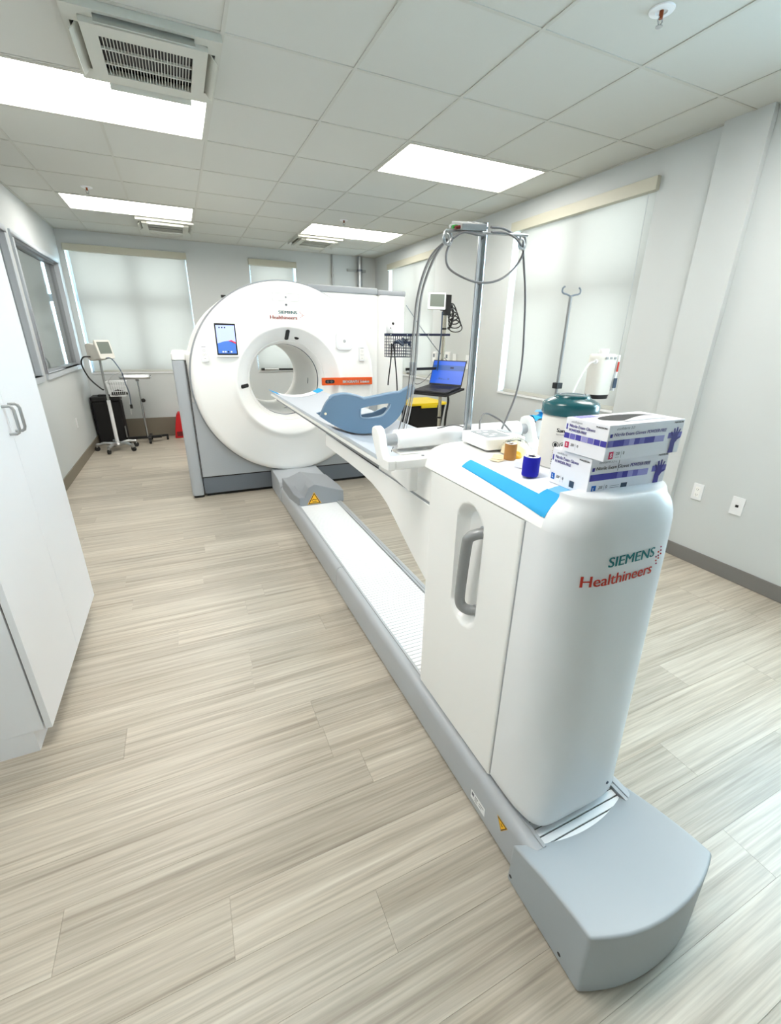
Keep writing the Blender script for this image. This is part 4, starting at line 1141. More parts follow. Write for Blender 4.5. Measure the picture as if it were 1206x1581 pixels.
# clear bag of gauze and a small labelled packet
bg_ = thing('plastic_bag', 'clear plastic bag with gauze between tan roll and canister', 'plastic bag', (.93, 1.06, LZ))
def blob(sx, sy, h, wob, seed):
    rnd = random.Random(seed); ph = [rnd.uniform(0, 6) for _ in range(4)]
    def f(u, v):
        a = 2*pi*u; r = sin(pi*(.5-.5*v)) if v < 1 else 0
        w = 1 + wob*sin(3*a+ph[0]) + wob*.6*sin(7*a+ph[1]+4*v)
        return Vector((sx*r*w*cos(a), sy*r*w*sin(a), h*(v**.7)+.004*sin(5*a+ph[2])*sin(pi*v)))
    return f
def put(f, x, y, z): return lambda u, v: f(u, v) + Vector((x, y, z))
B().grid(put(blob(.040, .042, .042, .08, 3), .925, 1.07, LZ+.003), 28, 8).done('gauze', 'cream', bg_, angle=60)
B().grid(put(blob(.024, .024, .02, .06, 5), .89, 1.035, LZ+.003), 20, 6).done('yellow_packet', 'yellow_sign', bg_, angle=60)
B().grid(put(blob(.050, .055, .055, .07, 8), .923, 1.065, LZ+.0025), 32, 9).done('film', 'clear_plastic', bg_, angle=60)
t = thing('packet', 'small white packet with barcode beside the blue bandage roll', 'packet', (.865, .925, LZ))
Rz = Matrix.Translation((.852, .935, LZ+.0035)) @ Matrix.Rotation(radians(20), 4, 'Z')
B().box(-.028, .028, -.022, .022, 0, .018).xf(Rz).done('carton', 'carton', t, bevel=.001)
for k in range(7): B().box(-.003+.0032*k, -.0012+.0032*k, -.0224, -.022, .004, .015).xf(Rz).done('barcode_bar', 'print_black', t, smooth=False)

# white console box on the lid
dv = thing('trigger_unit', 'small white control unit with grey key field on the pedestal top', 'control unit', (.93, 1.19, LZ))
Rz = Matrix.Translation((.925, 1.185, LZ)) @ Matrix.Rotation(radians(-3), 4, 'Z')
B().prism(rrect(-.076, .076, -.075, .085, .012), 'z', .008, .044).xf(Rz).done('housing', 'warm_white', dv, bevel=.004, seg=3)
B().prism(rrect(-.06, .06, -.06, .07, .006), 'z', .002, .008).xf(Rz).done('underside', 'grey_mid', dv)
B().prism(rrect(-.058, .03, -.05, .06, .004), 'z', .0442, .0452).xf(Rz).done('key_field', 'grey_mid', dv)
for (kx, ky) in ((-.04, .03), (-.012, .035), (-.035, -.005), (-.005, -.01), (-.03, -.032)):
    B().prism(rrect(kx-.009, kx+.009, ky-.006, ky+.006, .002), 'z', .0452, .0462).xf(Rz).done('key', 'cool_white', dv)
B().box(.0, .055, -.0775, -.070, .0, .036).xf(Rz).done('vent_clip', 'vent_grey', dv, bevel=.002)
for k in range(5): B().box(.022, .05, -.0785, -.0775, .008+.0055*k, .0105+.0055*k).xf(Rz).done('vent_slat', 'cable_light', dv, smooth=False)
B().box(.045, .07, .0, .05, .044, .046).xf(Rz).done('name_plate', 'grey_plastic', dv, smooth=False)

# ================================================================== POLE AND CABLES
px_, py_ = .911, 1.323
pole = thing('equipment_pole', 'chrome pole with crossbar and cable hooks standing at the table head', 'pole', (px_, py_, 1.108))
B().cyl((px_, py_, 1.108), (px_, py_, 1.808), .0145, n=20).done('upright', 'chrome', pole)
B().cyl((px_, py_, 1.108), (px_, py_, 1.13), .02, n=20).done('socket', 'grey_plastic', pole)
B().cyl((.768, py_-.014, 1.773), (1.072, py_-.014, 1.789), .0045, n=12).done('crossbar', 'steel', pole)
for hx, hz in ((.776, 1.757), (1.056, 1.768)):
    b = B(); b.tube([(hx+.013*cos(a), py_-.014+.004*sin(a), hz+.020*sin(a)) for a in [2*pi*i/18 for i in range(18)]], .0035, 8, closed=True)
    b.tube([(hx-.008+.010*cos(a), py_-.018, hz-.006+.014*sin(a)) for a in [2*pi*i/16 for i in range(16)]], .003, 8, closed=True)
    b.done('cable_hook', 'steel', pole)
# connector box on the crossbar
cb = thing('connector_box', 'grey connector box with white label on top of the pole crossbar', 'connector box', (.855, 1.32, 1.782))
Mx = Matrix.Translation((.853, 1.318, 1.795)) @ Matrix.Rotation(radians(-4), 4, 'Y') @ Matrix.Rotation(radians(16), 4, 'X')
B().box(-.042, .046, -.03, .035, -.009, .009).xf(Mx).done('housing', 'box_grey', cb, bevel=.003)
B().box(.0, .028, -.016, .012, .009, .0096).xf(Mx).done('label_tag', 'paper', cb, smooth=False)
for k in range(3): B().box(.004, .023, -.010+.008*k, -.0075+.008*k, .0096, .0099).xf(Mx).done('label_print', 'print_black', cb, smooth=False)
for k, mt in enumerate(('dark_red', 'green', 'cable_light')):
    B().cyl(Mx @ Vector((-.042, -.018+.016*k, -.002)), Mx @ Vector((-.058, -.018+.016*k, -.004)), .005, n=10).done('plug', mt, cb)
# cables
def cable(pts, r, mt, label, n=10): return B().tube(spline(pts, n), r, 8).done('cable', mt, label=label, cat='cable', group='cables around the pole')
# hanging loop
cable([(.792, 1.305, 1.757), (.775, 1.31, 1.715), (.79, 1.315, 1.678), (.84, 1.30, 1.652), (.905, 1.30, 1.643), (.97, 1.30, 1.655), (1.03, 1.31, 1.69), (1.062, 1.31, 1.735), (1.05, 1.30, 1.77)], .0034, 'cable_grey', 'grey cable loop hanging below the pole crossbar')
cable([(.79, 1.30, 1.755), (.82, 1.295, 1.772), (.87, 1.294, 1.770), (.90, 1.294, 1.772)], .0036, 'cable_grey', 'grey cable lying along the left half of the crossbar')
cable([(.925, 1.305, 1.797), (.97, 1.305, 1.798), (1.01, 1.31, 1.79), (1.045, 1.31, 1.772)], .0036, 'cable_grey', 'grey cable arching over the right half of the crossbar')
cable([(.925, 1.30, 1.783), (.98, 1.298, 1.785), (1.02, 1.30, 1.775), (1.05, 1.305, 1.757)], .0034, 'cable_grey', 'grey cable under the arch at the right of the crossbar')
cable([(1.056, 1.306, 1.757), (1.078, 1.315, 1.70), (1.100, 1.32, 1.62), (1.118, 1.325, 1.51), (1.130, 1.33, 1.40), (1.118, 1.325, 1.30), (1.085, 1.32, 1.215), (1.045, 1.30, 1.16), (1.02, 1.27, 1.142)], .0036, 'cable_grey', 'long grey cable hanging right of the pole down to the pedestal')
for k, (dx, dy, mt) in enumerate(((0, 0, 'cable_grey'), (.009, .01, 'cable_light'), (-.008, .012, 'cable_grey'), (.002, .022, 'cable_light'))):
    cable([(.776+dx*.3, 1.31, 1.752), (.765+dx, 1.37+dy, 1.71), (.775+dx, 1.46+dy, 1.62), (.80+dx*1.2, 1.53+dy, 1.50), (.83+dx*1.4, 1.60+dy, 1.36), (.845+dx*1.6, 1.66+dy, 1.22), (.852+dx*2.4, 1.75+dy, 1.05), (.86+dx*3, 1.80+dy, .985)], .0026, mt,
          ['front grey lead hanging from the left hook to the table', 'pale lead right of the front lead hanging from the left hook', 'rear grey lead at the left hook', 'rear pale lead at the left hook'][k])
cable([(.93, 1.27, 1.155), (.97, 1.33, 1.20), (1.03, 1.38, 1.215), (1.09, 1.36, 1.185), (1.11, 1.30, 1.135), (1.10, 1.28, 1.11)], .0032, 'cable_grey', 'grey cable arching low behind the white control unit')
cable([(.80, 1.345, 1.18), (.88, 1.35, 1.185), (.93, 1.30, 1.165), (.95, 1.27, 1.150)], .0026, 'cable_grey', 'thin grey cable running over the paper roll behind the pole')

# ================================================================== FAR LEFT CORNER
def caster(b, x, y, r=.03):
    pass
# monitor on rolling stand
sx_, sy_ = -.93, 6.84
st = thing('monitor_stand', 'patient monitor on a silver five-leg rolling stand with white wire basket', 'monitor stand', (sx_, sy_, 0))
B().cyl((sx_, sy_, .09), (sx_, sy_, 1.16), .014, n=14).done('upper_pole', 'brushed', st)
B().cyl((sx_, sy_, .09), (sx_, sy_, .66), .022, n=16).done('lower_pole', 'cool_white', st)
B().lathe([(0, .06), (.06, .06), (.065, .085), (.05, .10), (.025, .12), (0, .12)], (sx_, sy_, 0), n=24).done('hub', 'brushed', st)
for k in range(5):
    a = radians(-38+72*k); d = Vector((cos(a), sin(a), 0)); c = Vector((sx_, sy_, 0))
    R0 = .245
    lg = B().tube(spline([c+d*.04+Vector((0, 0, .085)), c+d*.14+Vector((0, 0, .10)), c+d*.20+Vector((0, 0, .088)), c+d*R0+Vector((0, 0, .085))], 4), .02, 8).done('leg', 'brushed', st)
    q = c+d*R0; tn = Vector((-d.y, d.x, 0))
    B().cyl(q+Vector((0, 0, .085)), q+Vector((0, 0, .05)), .016, n=12).done('caster_fork', 'brushed', lg)
    B().cyl(q-tn*.012+Vector((0, 0, .032)), q+tn*.012+Vector((0, 0, .032)), .032, n=18).done('wheel', 'rubber', lg)
Mm = Matrix.Translation((sx_+.01, sy_, 1.16)) @ Matrix.Rotation(radians(52), 4, 'Z') @ Matrix.Rotation(radians(-12), 4, 'X')
mo = B().prism([(-.10, .0), (.07, .0), (.085, .03), (.06, .19), (.03, .205), (-.03, .19), (-.10, .15)], 'x', -.10, .10).xf(Mm).done('monitor_body', 'plastic_cream', st, bevel=.01, seg=3)
B().prism(rrect(-.115, .115, -.01, .215, .02), 'y', -.125, -.095).xf(Mm).done('monitor_front', 'plastic_cream', st, bevel=.006, seg=2)
B().box(-.09, .09, -.1265, -.125, .05, .19).xf(Mm).done('monitor_screen', 'monitor_dim', st, smooth=False)
B().box(.117, .121, -.10, .03, .06, .16).xf(Mm).done('side_keys', 'box_grey', st, smooth=False)
# basket
bk = B(); bx0, bx1, by0, by1, bz0, bz1 = sx_+.02, sx_+.24, sy_-.10, sy_+.08, .715, .895
ck = []
for z, rr in ((bz1, .006), (bz1-.06, .003), (bz1-.12, .003), (bz0, .005)):
    k = (bz1-z)*.15
    P = [(bx0+k, by0+k, z), (bx1-k, by0+k, z), (bx1-k, by1-k, z), (bx0+k, by1-k, z)]
    bk.tube(P, rr, 6, closed=True)
for i in range(9):
    for (yy, ) in ((by0,), (by1,)):
        x = bx0 + (bx1-bx0)*i/8; k = .027; bk.tube([(x, yy, bz1), (x+(.5-i/8)*2*k*.8, yy+(k if yy == by0 else -k), bz0)], .0028, 5)
for i in range(1, 6):
    for xx in (bx0, bx1):
        y = by0+(by1-by0)*i/6; k = .027; bk.tube([(xx, y, bz1), (xx+(k if xx == bx0 else -k), y, bz0)], .0028, 5)
for i in range(1, 7):
    x = bx0+.027+(bx1-bx0-.054)*i/7; bk.tube([(x, by0+.027, bz0), (x, by1-.027, bz0)], .0028, 5)
bk.done('basket', 'cool_white', st)
B().grid(put(blob(.09, .06, .07, .15, 4), (bx0+bx1)/2, (by0+by1)/2, bz0+.01), 24, 6).done('cuff_bundle', 'black_soft', st, angle=60)
def cord(pts, r, mt, label, nm='cord', grp='cords on the corner monitor stand'):
    return B().tube(spline(pts, 8), r, 7).done(nm, mt, label=label, cat='cord', group=grp)
cord([(-1.01, 6.77, 1.20), (-1.09, 6.76, 1.19), (-1.12, 6.76, 1.10), (-1.07, 6.76, .94), (-.97, 6.74, .82), (-.94, 6.74, .80)], .009, 'black', 'thick black hose curving from the corner monitor to its basket')
cord([(-.86, 6.74, 1.18), (-.79, 6.72, 1.18), (-.74, 6.72, 1.10), (-.70, 6.72, 1.0), (-.685, 6.72, .87), (-.665, 6.72, .76), (-.67, 6.72, .60)], .006, 'bluegrey_dark', 'dark cord hanging from the corner monitor past the basket')
cord([(-.70, 6.71, 1.02), (-.80, 6.71, .98), (-.86, 6.71, .92), (-.88, 6.72, .88)], .004, 'cable_light', 'thin pale lead looping back into the white basket')
cord([(-.71, 6.73, .85), (-.67, 6.73, .78), (-.68, 6.73, .62), (-.69, 6.73, .48)], .005, 'cable_white', 'white cord end dangling beside the basket')
B().prism(rrect(-.685, -.655, 6.705, 6.735, .006), 'z', .56, .61).done('plug', 'black', label='black mains plug hanging from the dark cord', cat='plug')

# black case
cs = thing('hard_case', 'black upright rolling hard case in the corner under the window', 'case', (-1.02, 7.38, 0))
B().prism(rrect(-1.205, -.855, 7.28, 7.55, .03), 'z', .03, .585).done('shell', 'black_soft', cs, bevel=.01)
B().prism(rrect(-1.21, -.85, 7.275, 7.555, .03), 'z', .59, .655).done('lid', 'black', cs, bevel=.012)
B().box(-1.12, -.94, 7.34, 7.42, .655, .675).done('carry_handle', 'black', cs, bevel=.008)
B().box(-1.005, -.975, 7.272, 7.278, .30, .36).done('badge', 'grey_plastic', cs, smooth=False)
B().box(-.995, -.975, 7.272, 7.278, .24, .27).done('badge', 'grey_plastic', cs, smooth=False)
for x in (-1.17, -.89):
    for y in (7.27, 7.49): B().cyl((x-.012, y, .022), (x+.012, y, .022), .022, n=14).done('wheel', 'rubber', cs)
B().box(-.86, -.848, 7.26, 7.30, .08, .24).done('latch', 'brushed', cs, smooth=False)

# instrument table (mayo stand)
my = thing('instrument_table', 'steel tray table on a chrome post with black rolling base', 'instrument table', (-.56, 7.22, 0))
tx, ty = -.585, 7.2
tray = B().prism(rrect(tx-.19, tx+.17, ty-.17, ty+.17, .03), 'z', .900, .906).done('tray', 'steel', my)
b = B(); pr_ = rrect(tx-.20, tx+.18, ty-.18, ty+.18, .04)
b.tube([(x, y, .925) for x, y in pr_], .006, 6, closed=True); b.done('tray_rim', 'steel', tray)
b = B(); n = len(pr_); inn = rrect(tx-.19, tx+.17, ty-.17, ty+.17, .03)
b.v += [Vector((x, y, .925)) for x, y in pr_] + [Vector((x, y, .903)) for x, y in inn]; b.f += [[i, (i+1) % n, n+(i+1) % n, n+i] for i in range(n)]; b.done('tray_side', 'steel', tray)
B().cyl((tx, ty, .86), (tx, ty, .90), .022, n=14).done('tray_socket', 'grey_plastic', my)
B().cyl((tx, ty, .33), (tx, ty, .88), .010, n=12).done('inner_post', 'chrome', my)
B().cyl((tx, ty, .08), (tx, ty, .60), .014, n=14).done('outer_post', 'chrome', my)
B().ball((tx+.03, ty-.015, .60), .028, 14).done('clamp_knob', 'black', my)
base = B().bar((tx-.25, ty+.02, .075), (tx+.18, ty+.02, .075), .05, .035).done('base_bar', 'black', my, bevel=.006)
B().bar((tx+.03, ty-.12, .07), (tx+.03, ty+.22, .075), .04, .03).done('base_bar', 'black', my, bevel=.006)
B().bar((tx+.1, ty+.06, .07), (tx+.26, ty+.12, .07), .035, .028).done('base_bar', 'black', my, bevel=.006)
for x, y in ((tx-.24, ty+.02), (tx+.03, ty-.11), (tx+.25, ty+.12), (tx+.03, ty+.2)):
    B().cyl((x-.014, y, .03), (x+.014, y, .03), .03, n=16).done('wheel', 'rubber', my)
    B().cyl((x, y, .03), (x, y, .07), .012, n=10).done('caster_stem', 'black', my)

# red bin
rb = thing('waste_bin', 'small red tapering bin beside the gantry pillar', 'waste bin', (-.15, 7.42, 0))
B().prism([(-.235, .0), (-.05, .0), (-.06, .12), (-.09, .30), (-.115, .37), (-.145, .38), (-.175, .34), (-.215, .15)], 'y', 7.36, 7.55).done('shell', 'red', rb, bevel=.012, seg=3)
B().box(-.20, -.06, 7.352, 7.362, .03, .10).done('foot_panel', 'dark_red', rb, bevel=.003)

# small device on the far sill, seen through the bore
ts = thing('sensor_bar', 'silver tubular device on the window sill seen through the scanner bore', 'sensor', (1.32, 7.60, .955))
B().cyl((1.22, 7.592, .975), (1.44, 7.592, .975), .018, n=16).done('tube', 'steel', ts)
B().cyl((1.17, 7.592, .975), (1.22, 7.592, .975), .020, n=16).done('head', 'black', ts)
B().box(1.45, 1.80, 7.588, 7.604, .958, .985).done('blind_gap_shade', 'black', ts, smooth=False)  # black box stands in for the shaded gap beneath the blind

# ================================================================== LAPTOP CART, FAR RIGHT
kx, ky = 2.425, 4.06
ct = thing('equipment_cart', 'rolling equipment pole with small monitor, side arm and laptop shelf', 'equipment cart', (kx, ky, 0))
B().cyl((kx, ky, .10), (kx, ky, 1.80), .018, n=16).done('post', 'brass_warm', ct)
for z in (1.57, 1.515, 1.26, .70): B().cyl((kx, ky, z-.008), (kx, ky, z+.008), .024, n=16).done('collar', 'black', ct)
for k in range(5):
    a = radians(10+72*k); d = Vector((cos(a), sin(a), 0)); c = Vector((kx, ky, 0))
    lg = B().bar(c+Vector((0, 0, .10)), c+d*.27+Vector((0, 0, .08)), .045, .03).done('leg', 'black', ct, bevel=.004)
    q = c+d*.26; tn = Vector((-d.y, d.x, 0)); B().cyl(q-tn*.013+Vector((0, 0, .034)), q+tn*.013+Vector((0, 0, .034)), .034, n=16).done('wheel', 'rubber', lg)
# monitor head
Mm = Matrix.Translation((2.29, 4.0, 1.805)) @ Matrix.Rotation(radians(-14), 4, 'Z')
B().box(-.085, .085, -.02, .02, -.07, .075).xf(Mm).done('monitor_case', 'cool_white', ct, bevel=.006)
B().box(-.07, .07, -.0215, -.020, -.045, .062).xf(Mm).done('monitor_screen', 'monitor_dim', ct, smooth=False)
b = B(); b.box(2.395, 2.455, 4.0, 4.06, 1.69, 1.87); b.box(2.36, 2.40, 4.0, 4.05, 1.73, 1.75); b.box(2.385, 2.40, 4.01, 4.05, 1.80, 1.885); b.done('monitor_mount', 'black', ct, bevel=.004)
b = B()
for k in range(5):
    z0 = 1.74-.02*k
    b.tube([(2.49+.012*k+.045*cos(a)*(1+.15*k), 4.03+.02*sin(2*a), z0-.04*k*.4+.055*sin(a)) for a in [2*pi*i/20 for i in range(20)]], .006, 6, closed=True)
b.tube(spline([(2.47, 4.03, 1.80), (2.50, 4.03, 1.70), (2.48, 4.03, 1.60), (2.45, 4.03, 1.57)], 6), .012, 6)
b.done('cable_bundle', 'black', ct)
# side arm
ar = B().bar((1.765, 4.02, 1.505), (kx+.06, 4.05, 1.515), .028, .022).done('side_arm', 'arm_navy', ct, bevel=.003)
for x in (1.82, 1.99, 2.12, 2.22): B().cyl((x, 4.005, 1.505+.01*(x-1.765)), (x, 4.000, 1.505+.01*(x-1.765)), .005, n=8).done('rivet', 'steel', ar)
# wire basket on the arm
b = B(); x0, x1, y0, y1, z0, z1 = 1.79, 2.01, 3.93, 4.08, 1.31, 1.495
for i in range(8):
    z = z0+(z1-z0)*i/7; b.tube([(x0, y0, z), (x1, y0, z), (x1, y1, z), (x0, y1, z)], .0025, 4, closed=True)
for i in range(11):
    x = x0+(x1-x0)*i/10; b.tube([(x, y0, z1), (x, y0, z0), (x, y1, z0), (x, y1, z1)], .0025, 4)
for i in range(1, 5):
    y = y0+(y1-y0)*i/5; b.tube([(x0, y, z1), (x0, y, z0), (x1, y, z0), (x1, y, z1)], .0025, 4)
b.done('wire_basket', 'arm_navy', ct)
pa = thing('lead_bundle', 'white cloth and dark leads stuffed in the wire basket', 'leads', (1.90, 4.0, 1.33))
b = B(); b.grid(lambda u, v: Vector((1.81+.17*u, 3.945+.10*v, 1.415+.045*sin(3*u*pi)*sin(2+3*v)+.03*u)), 14, 8); b.done('cloth', 'paper', pa)
b = B()
for k in range(6): b.tube(spline([(1.80+.012*k, 3.95+.01*k, 1.40+.012*k), (1.86+.01*k, 3.925, 1.46-.01*k), (1.93, 3.935+.008*k, 1.43+.01*k), (2.0, 3.95, 1.45-.01*k)], 5), .005, 6)
b.done('leads', 'bluegrey_dark', pa)
for k, (x, zb) in enumerate(((1.795, 1.10), (1.82, .99))):
    B().tube(spline([(1.795+.02*k, 3.925, 1.43), (x-.01+.02*k, 3.92, 1.28), (x-.03+.06*k, 3.92, 1.12), (x-.035+.075*k, 3.92, zb-.04)], 6), .006, 6).done('cable', 'black', label=['left black cable hanging straight from the wire basket', 'right black cable hanging lower from the wire basket'][k], cat='cable', group='basket cables')
# white rounded camera on the arm
wc_ = thing('desk_camera', 'small white rounded camera with dark spots standing on the side arm', 'camera', (1.815, 4.02, 1.517))
B().lathe([(0, 0), (.03, 0), (.034, .02), (.035, .05), (.03, .075), (.018, .09), (0, .095)], (1.815, 4.02, 1.517), n=24).done('body', 'cool_white', wc_)
B().ball((1.838, 4.0, 1.60), .013, 10).done('ear', 'black', wc_); B().ball((1.81, 3.987, 1.562), .006, 8).done('lens', 'black', wc_)
# laptop
HLn = Vector((.52, -.854, 0)); FW = Vector((-.88, -.475, 0)); c0 = Vector((2.265, 4.03, 1.03)) 
lt = thing('laptop', 'open dark laptop with blue screen on the cart shelf', 'laptop', (2.25, 3.82, 1.02))
def lap(u, v, w): return c0 + HLn*u + FW*v*1.2 + Vector((0, 0, w - v*.13))
def obox(b, u0, u1, v0, v1, w0, w1):
    P = [lap(u, v, w) for w in (w0, w1) for (u, v) in ((u0, v0), (u1, v0), (u1, v1), (u0, v1))]
    return b.add(P, [(3,2,1,0),(4,5,6,7),(0,1,5,4),(1,2,6,5),(2,3,7,6),(3,0,4,7)])
obox(B(), 0, .36, 0, .245, 0, .017).done('base', 'keys', lt, bevel=.003)
for r_ in range(5):
    for k in range(13):
        obox(B(), .03+.0232*k, .03+.0232*k+.0195, .03+.0205*r_, .03+.0205*r_+.0165, .017, .0185).done('key', 'black', lt, smooth=False)
obox(B(), .12, .24, .155, .225, .017, .0175).done('touchpad', 'black', lt, smooth=False)
lean = radians(18); SU = -FW*sin(lean) + Vector((0, 0, cos(lean)))
SN = FW*cos(lean) + Vector((0, 0, sin(lean)))
def scrp(u, v, e): return c0 + HLn*u + SU*v + SN*e + Vector((0, 0, .017))
def sbox(u0, u1, v0, v1, e0, e1, nm, mt, **k):
    P = [scrp(u, v, e) for e in (e0, e1) for (u, v) in ((u0, v0), (u1, v0), (u1, v1), (u0, v1))]
    return B().add(P, [(3,2,1,0),(4,5,6,7),(0,1,5,4),(1,2,6,5),(2,3,7,6),(3,0,4,7)]).done(nm, mt, lt, **k)
sbox(0, .36, 0, .245, -.008, 0, 'screen_back', 'keys', bevel=.003)
sbox(.008, .352, .016, .236, .0004, .0008, 'screen', 'laptop_blue', smooth=False)
sbox(.008, .352, .145, .195, .0009, .0012, 'screen_band', 'laptop_dark', smooth=False)
sbox(.20, .24, .165, .18, .0013, .0015, 'screen_band', 'arm_navy', smooth=False)
for k in range(6): sbox(.07+.025*k, .09+.025*k, .055, .055+.008*(1+(k*3) % 4)/2, .0009, .0012, 'screen_band', 'laptop_dark', smooth=False)
# shelf and holders
b = B(); obox(b, -.02, .38, -.03, .26, -.022, -.002); b.done('shelf', 'black', ct, bevel=.004)
B().bar((kx, ky, .95), lap(.18, .08, -.03), .03, .03).done('shelf_arm', 'black', ct)
b = B(); b.bar((1.985, 4.0, 1.195), (2.42, 4.03, 1.20), .02, .025); b.done('lower_rail', 'black', ct, smooth=False)
B().box(2.035, 2.075, 3.97, 4.03, 1.14, 1.26).done('clip', 'grey_dark', ct, bevel=.004)
B().cyl((1.99, 4.0, 1.17), (2.05, 4.0, 1.165), .018, n=12).done('knob', 'steel', ct)
def small(pts, r, mt, label): return B().tube(spline(pts, 8), r, 6).done('cable', mt, label=label, cat='cable', group='cart cables')
small([(2.06, 3.98, 1.15), (2.07, 3.97, 1.07), (2.12, 3.97, 1.06), (2.19, 3.97, 1.10), (2.25, 3.97, 1.16)], .004, 'cable_grey', 'thin grey lead under the black clip left of the laptop')
small([(2.36, 4.0, 1.72), (2.36, 4.0, 1.5), (2.345, 4.0, 1.3), (2.335, 4.0, 1.1)], .007, 'bluegrey_dark', 'dark cable running down beside the cart pole')
small([(2.56, 3.78, 1.02), (2.62, 3.80, 1.0), (2.66, 3.82, .93), (2.67, 3.83, .82)], .005, 'cable_white', 'white lead with a thick end right of the laptop')
B().cyl((2.663, 3.82, .93), (2.668, 3.83, .80), .010, n=10).done('adapter', 'cable_white', label='white cable adapter hanging right of the laptop', cat='adapter')
small([(2.668, 3.83, .80), (2.68, 3.84, .70), (2.65, 3.85, .62), (2.58, 3.85, .60)], .0035, 'cable_light', 'thin looping lead below the white adapter')
small([(2.44, 4.02, 1.0), (2.475, 3.98, .9), (2.455, 3.98, .7), (2.46, 4.0, .4)], .012, 'black', 'black cable bundle hanging behind the laptop shelf')
# diagonal cable to the gantry
small([(2.185, 4.44, 1.79), (2.32, 4.3, 1.55), (2.48, 4.25, 1.36), (2.62, 4.2, 1.22)], .004, 'grey_dark', 'thin dark cable stretched diagonally from the gantry corner')
# storage totes
for k, (z0, z1, lab, gp) in enumerate(((0, .475, 'lower black storage tote with yellow lid', .0), (.482, .80, 'upper black storage tote with yellow lid behind the laptop cart', .02))):
    t = thing('storage_tote', lab, 'storage tote', (2.49, 4.66, z0), 'black storage totes')
    b = B(); q0 = rrect(2.30, 2.70, 4.46, 4.86, .03); q1 = rrect(2.27, 2.73, 4.43, 4.89, .03); n = len(q0)
    b.v += [Vector((x, y, z0)) for x, y in q0] + [Vector((x, y, z1-.03)) for x, y in q1]
    b.f += [[i, (i+1) % n, n+(i+1) % n, n+i] for i in range(n)] + [list(range(n))[::-1], list(range(n, 2*n))]; b.done('bin', 'black_soft', t, angle=50)
    B().prism(rrect(2.255, 2.745, 4.415, 4.905, .04), 'z', z1-.03, z1).done('lid', 'yellow_plastic', t, bevel=.008)
    B().box(2.40, 2.60, 4.405, 4.425, z1-.055, z1-.02).done('latch', 'yellow_plastic', t, bevel=.004)

# ================================================================== INJECTOR STAND NEAR THE RIGHT WINDOW
ix, iy = 2.078, 2.1
inj = thing('drip_stand', 'slim steel drip stand with two hooks in front of the near window', 'drip stand', (ix, iy, 0))
B().cyl((ix, iy, .08), (ix, iy, 1.715), .0095, n=14).done('post', 'drip_steel', inj)
B().cyl((ix, iy, .08), (ix, iy, 1.02), .014, n=14).done('outer_post', 'steel', inj)
for sgn in (-1, 1):
    b = B(); b.tube(spline([(ix, iy, 1.713), (ix+sgn*.03, iy, 1.722), (ix+sgn*.055, iy, 1.726), (ix+sgn*.068, iy, 1.735), (ix+sgn*.066, iy, 1.752), (ix+sgn*.054, iy, 1.760)], 5), .0048, 7); b.done('hook', 'grey_dark', inj)
B().box(ix-.022, ix+.024, iy-.02, iy+.02, 1.205, 1.24).done('clamp', 'black', inj, bevel=.004)
for k in range(5):
    a = radians(72*k); d = Vector((cos(a), sin(a), 0)); c = Vector((ix, iy, 0))
    lg = B().bar(c+Vector((0, 0, .09)), c+d*.25+Vector((0, 0, .075)), .03, .025).done('leg', 'brushed', inj)
    q = c+d*.24; tn = Vector((-d.y, d.x, 0)); B().cyl(q-tn*.01+Vector((0, 0, .032)), q+tn*.01+Vector((0, 0, .032)), .032, n=14).done('wheel', 'rubber', lg)
# wiper tray for the cup
B().prism(rrect(1.90, 2.05, 2.03, 2.17, .02), 'z', .915, .925).done('tray', 'grey_plastic', inj)
B().bar((2.04, iy, .92), (ix, iy, .92), .02, .016).done('tray_arm', 'steel', inj)
ih = thing('injector_head', 'white contrast injector head with black base hanging near the window', 'injector', (2.45, 2.12, 1.13))
jx, jy = 2.447, 2.12
def sec(z, rx, ry): return [(jx+rx*(1 if cos(a) > 0 else -1)*abs(cos(a))**.7, jy+ry*(1 if sin(a) > 0 else -1)*abs(sin(a))**.7, z) for a in [2*pi*i/28 for i in range(28)]]
b = B(); lv = [(1.158, .070, .060), (1.175, .072, .062), (1.28, .077, .066), (1.375, .080, .068), (1.395, .078, .066), (1.405, .070, .058)]
for z, rx, ry in lv: b.v += [Vector(q) for q in sec(z, rx, ry)]
for j in range(len(lv)-1):
    for i in range(28): b.f.append([j*28+i, j*28+(i+1) % 28, (j+1)*28+(i+1) % 28, (j+1)*28+i])
b.f += [list(range(28))[::-1], list(range((len(lv)-1)*28, len(lv)*28))]; b.done('housing', 'plastic_cream', ih, angle=45)
b = B(); b.v += [Vector(q) for q in sec(1.132, .064, .056)] + [Vector(q) for q in sec(1.158, .070, .060)]; b.f += [[i, (i+1) % 28, 28+(i+1) % 28, 28+i] for i in range(28)] + [list(range(28))[::-1], list(range(28, 56))]; b.done('base_ring', 'black', ih, angle=45)
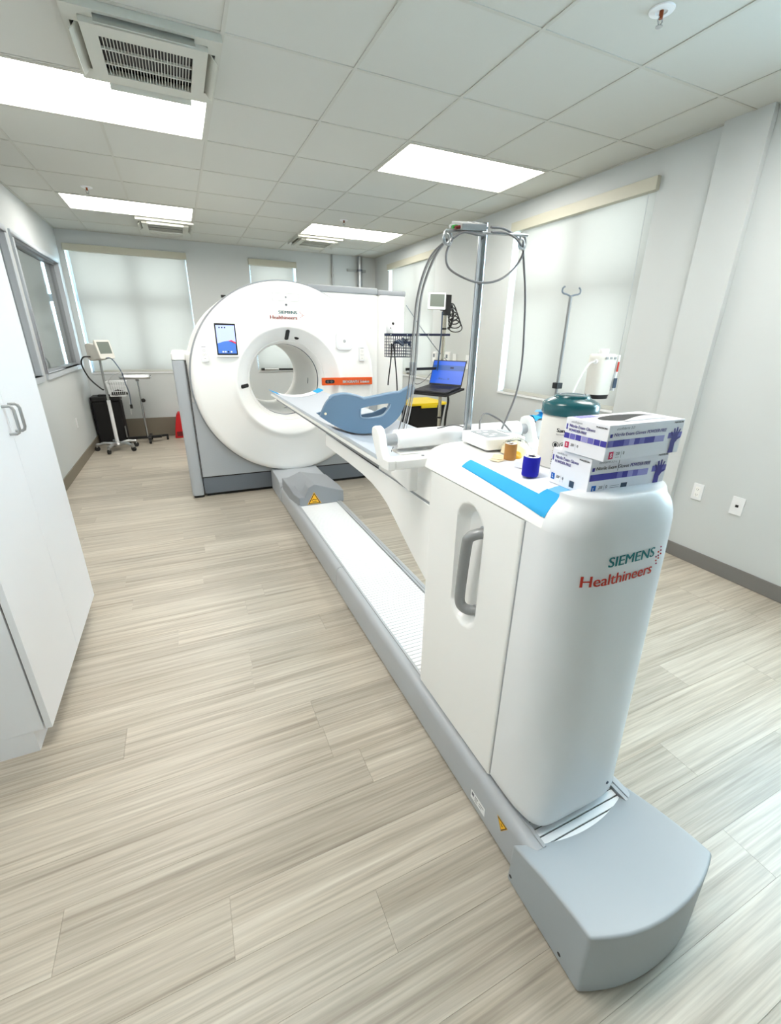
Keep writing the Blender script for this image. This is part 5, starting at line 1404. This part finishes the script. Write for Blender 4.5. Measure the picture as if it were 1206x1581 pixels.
B().lathe([(0, .03), (.028, .03), (.032, .02), (.03, 0)], (jx, jy, 1.405), n=18).done('top_knob', 'cool_white', ih)
B().box(jx+.072, jx+.086, jy-.06, jy+.02, 1.18, 1.40).done('side_rail', 'cool_white', ih, bevel=.004)
B().box(jx+.060, jx+.0875, jy-.0655, jy-.060, 1.20, 1.26).done('side_print', 'bluegrey_dark', ih, smooth=False)
B().box(jx+.066, jx+.0745, jy-.0685, jy-.062, 1.30, 1.36).done('side_print', 'siemens_red', ih, smooth=False)
for k in range(3): B().box(jx-.05+.035*k, jx-.03+.035*k, jy-.069, jy-.064, 1.375, 1.388).done('vent_mark', 'box_grey', ih, smooth=False)
B().cyl((jx-.085, jy-.02, 1.36), (jx-.06, jy-.02, 1.36), .014, n=12).done('cable_inlet', 'cool_white', ih)
B().bar((jx-.06, jy, 1.15), (ix, iy, 1.05), .025, .025).done('support_arm', 'grey_plastic', ih)
small([(jx-.085, jy-.02, 1.36), (2.30, 2.09, 1.345), (2.24, 2.08, 1.27), (2.19, 2.08, 1.15), (2.17, 2.08, 1.0)], .0055, 'cable_white', 'white cable curving down from the injector head')
# cup with blue wipes
cpx, cpy = 1.968, 2.10
cp = thing('wipe_cup', 'white cup with bright blue wipe sticking out behind the canister', 'cup', (cpx, cpy, .926))
B().lathe([(0, 0), (.05, 0), (.058, .10), (.055, .10), (.048, .004)], (cpx, cpy, .926), n=32).done('cup', 'cool_white', cp)
b = B(); b.grid(lambda u, v: Vector((cpx-.066+.125*u, cpy-.05+.10*v, 1.022+.030*sin(pi*v)*(.5+.8*u)+.018*sin(5*u+4*v))), 14, 10); b.done('blue_wipe', 'pad_blue', cp)
b = B(); b.grid(lambda u, v: Vector((cpx+.0+.06*u, cpy-.045+.09*v, 1.062+.012*sin(6*u)+.015*(1-v))), 8, 6); b.done('white_wipe', 'pad_blue_light', cp)
B().box(cpx-.068, cpx-.045, cpy-.03, cpy-.01, 1.010, 1.022).done('tear_tab', 'black', cp, smooth=False)
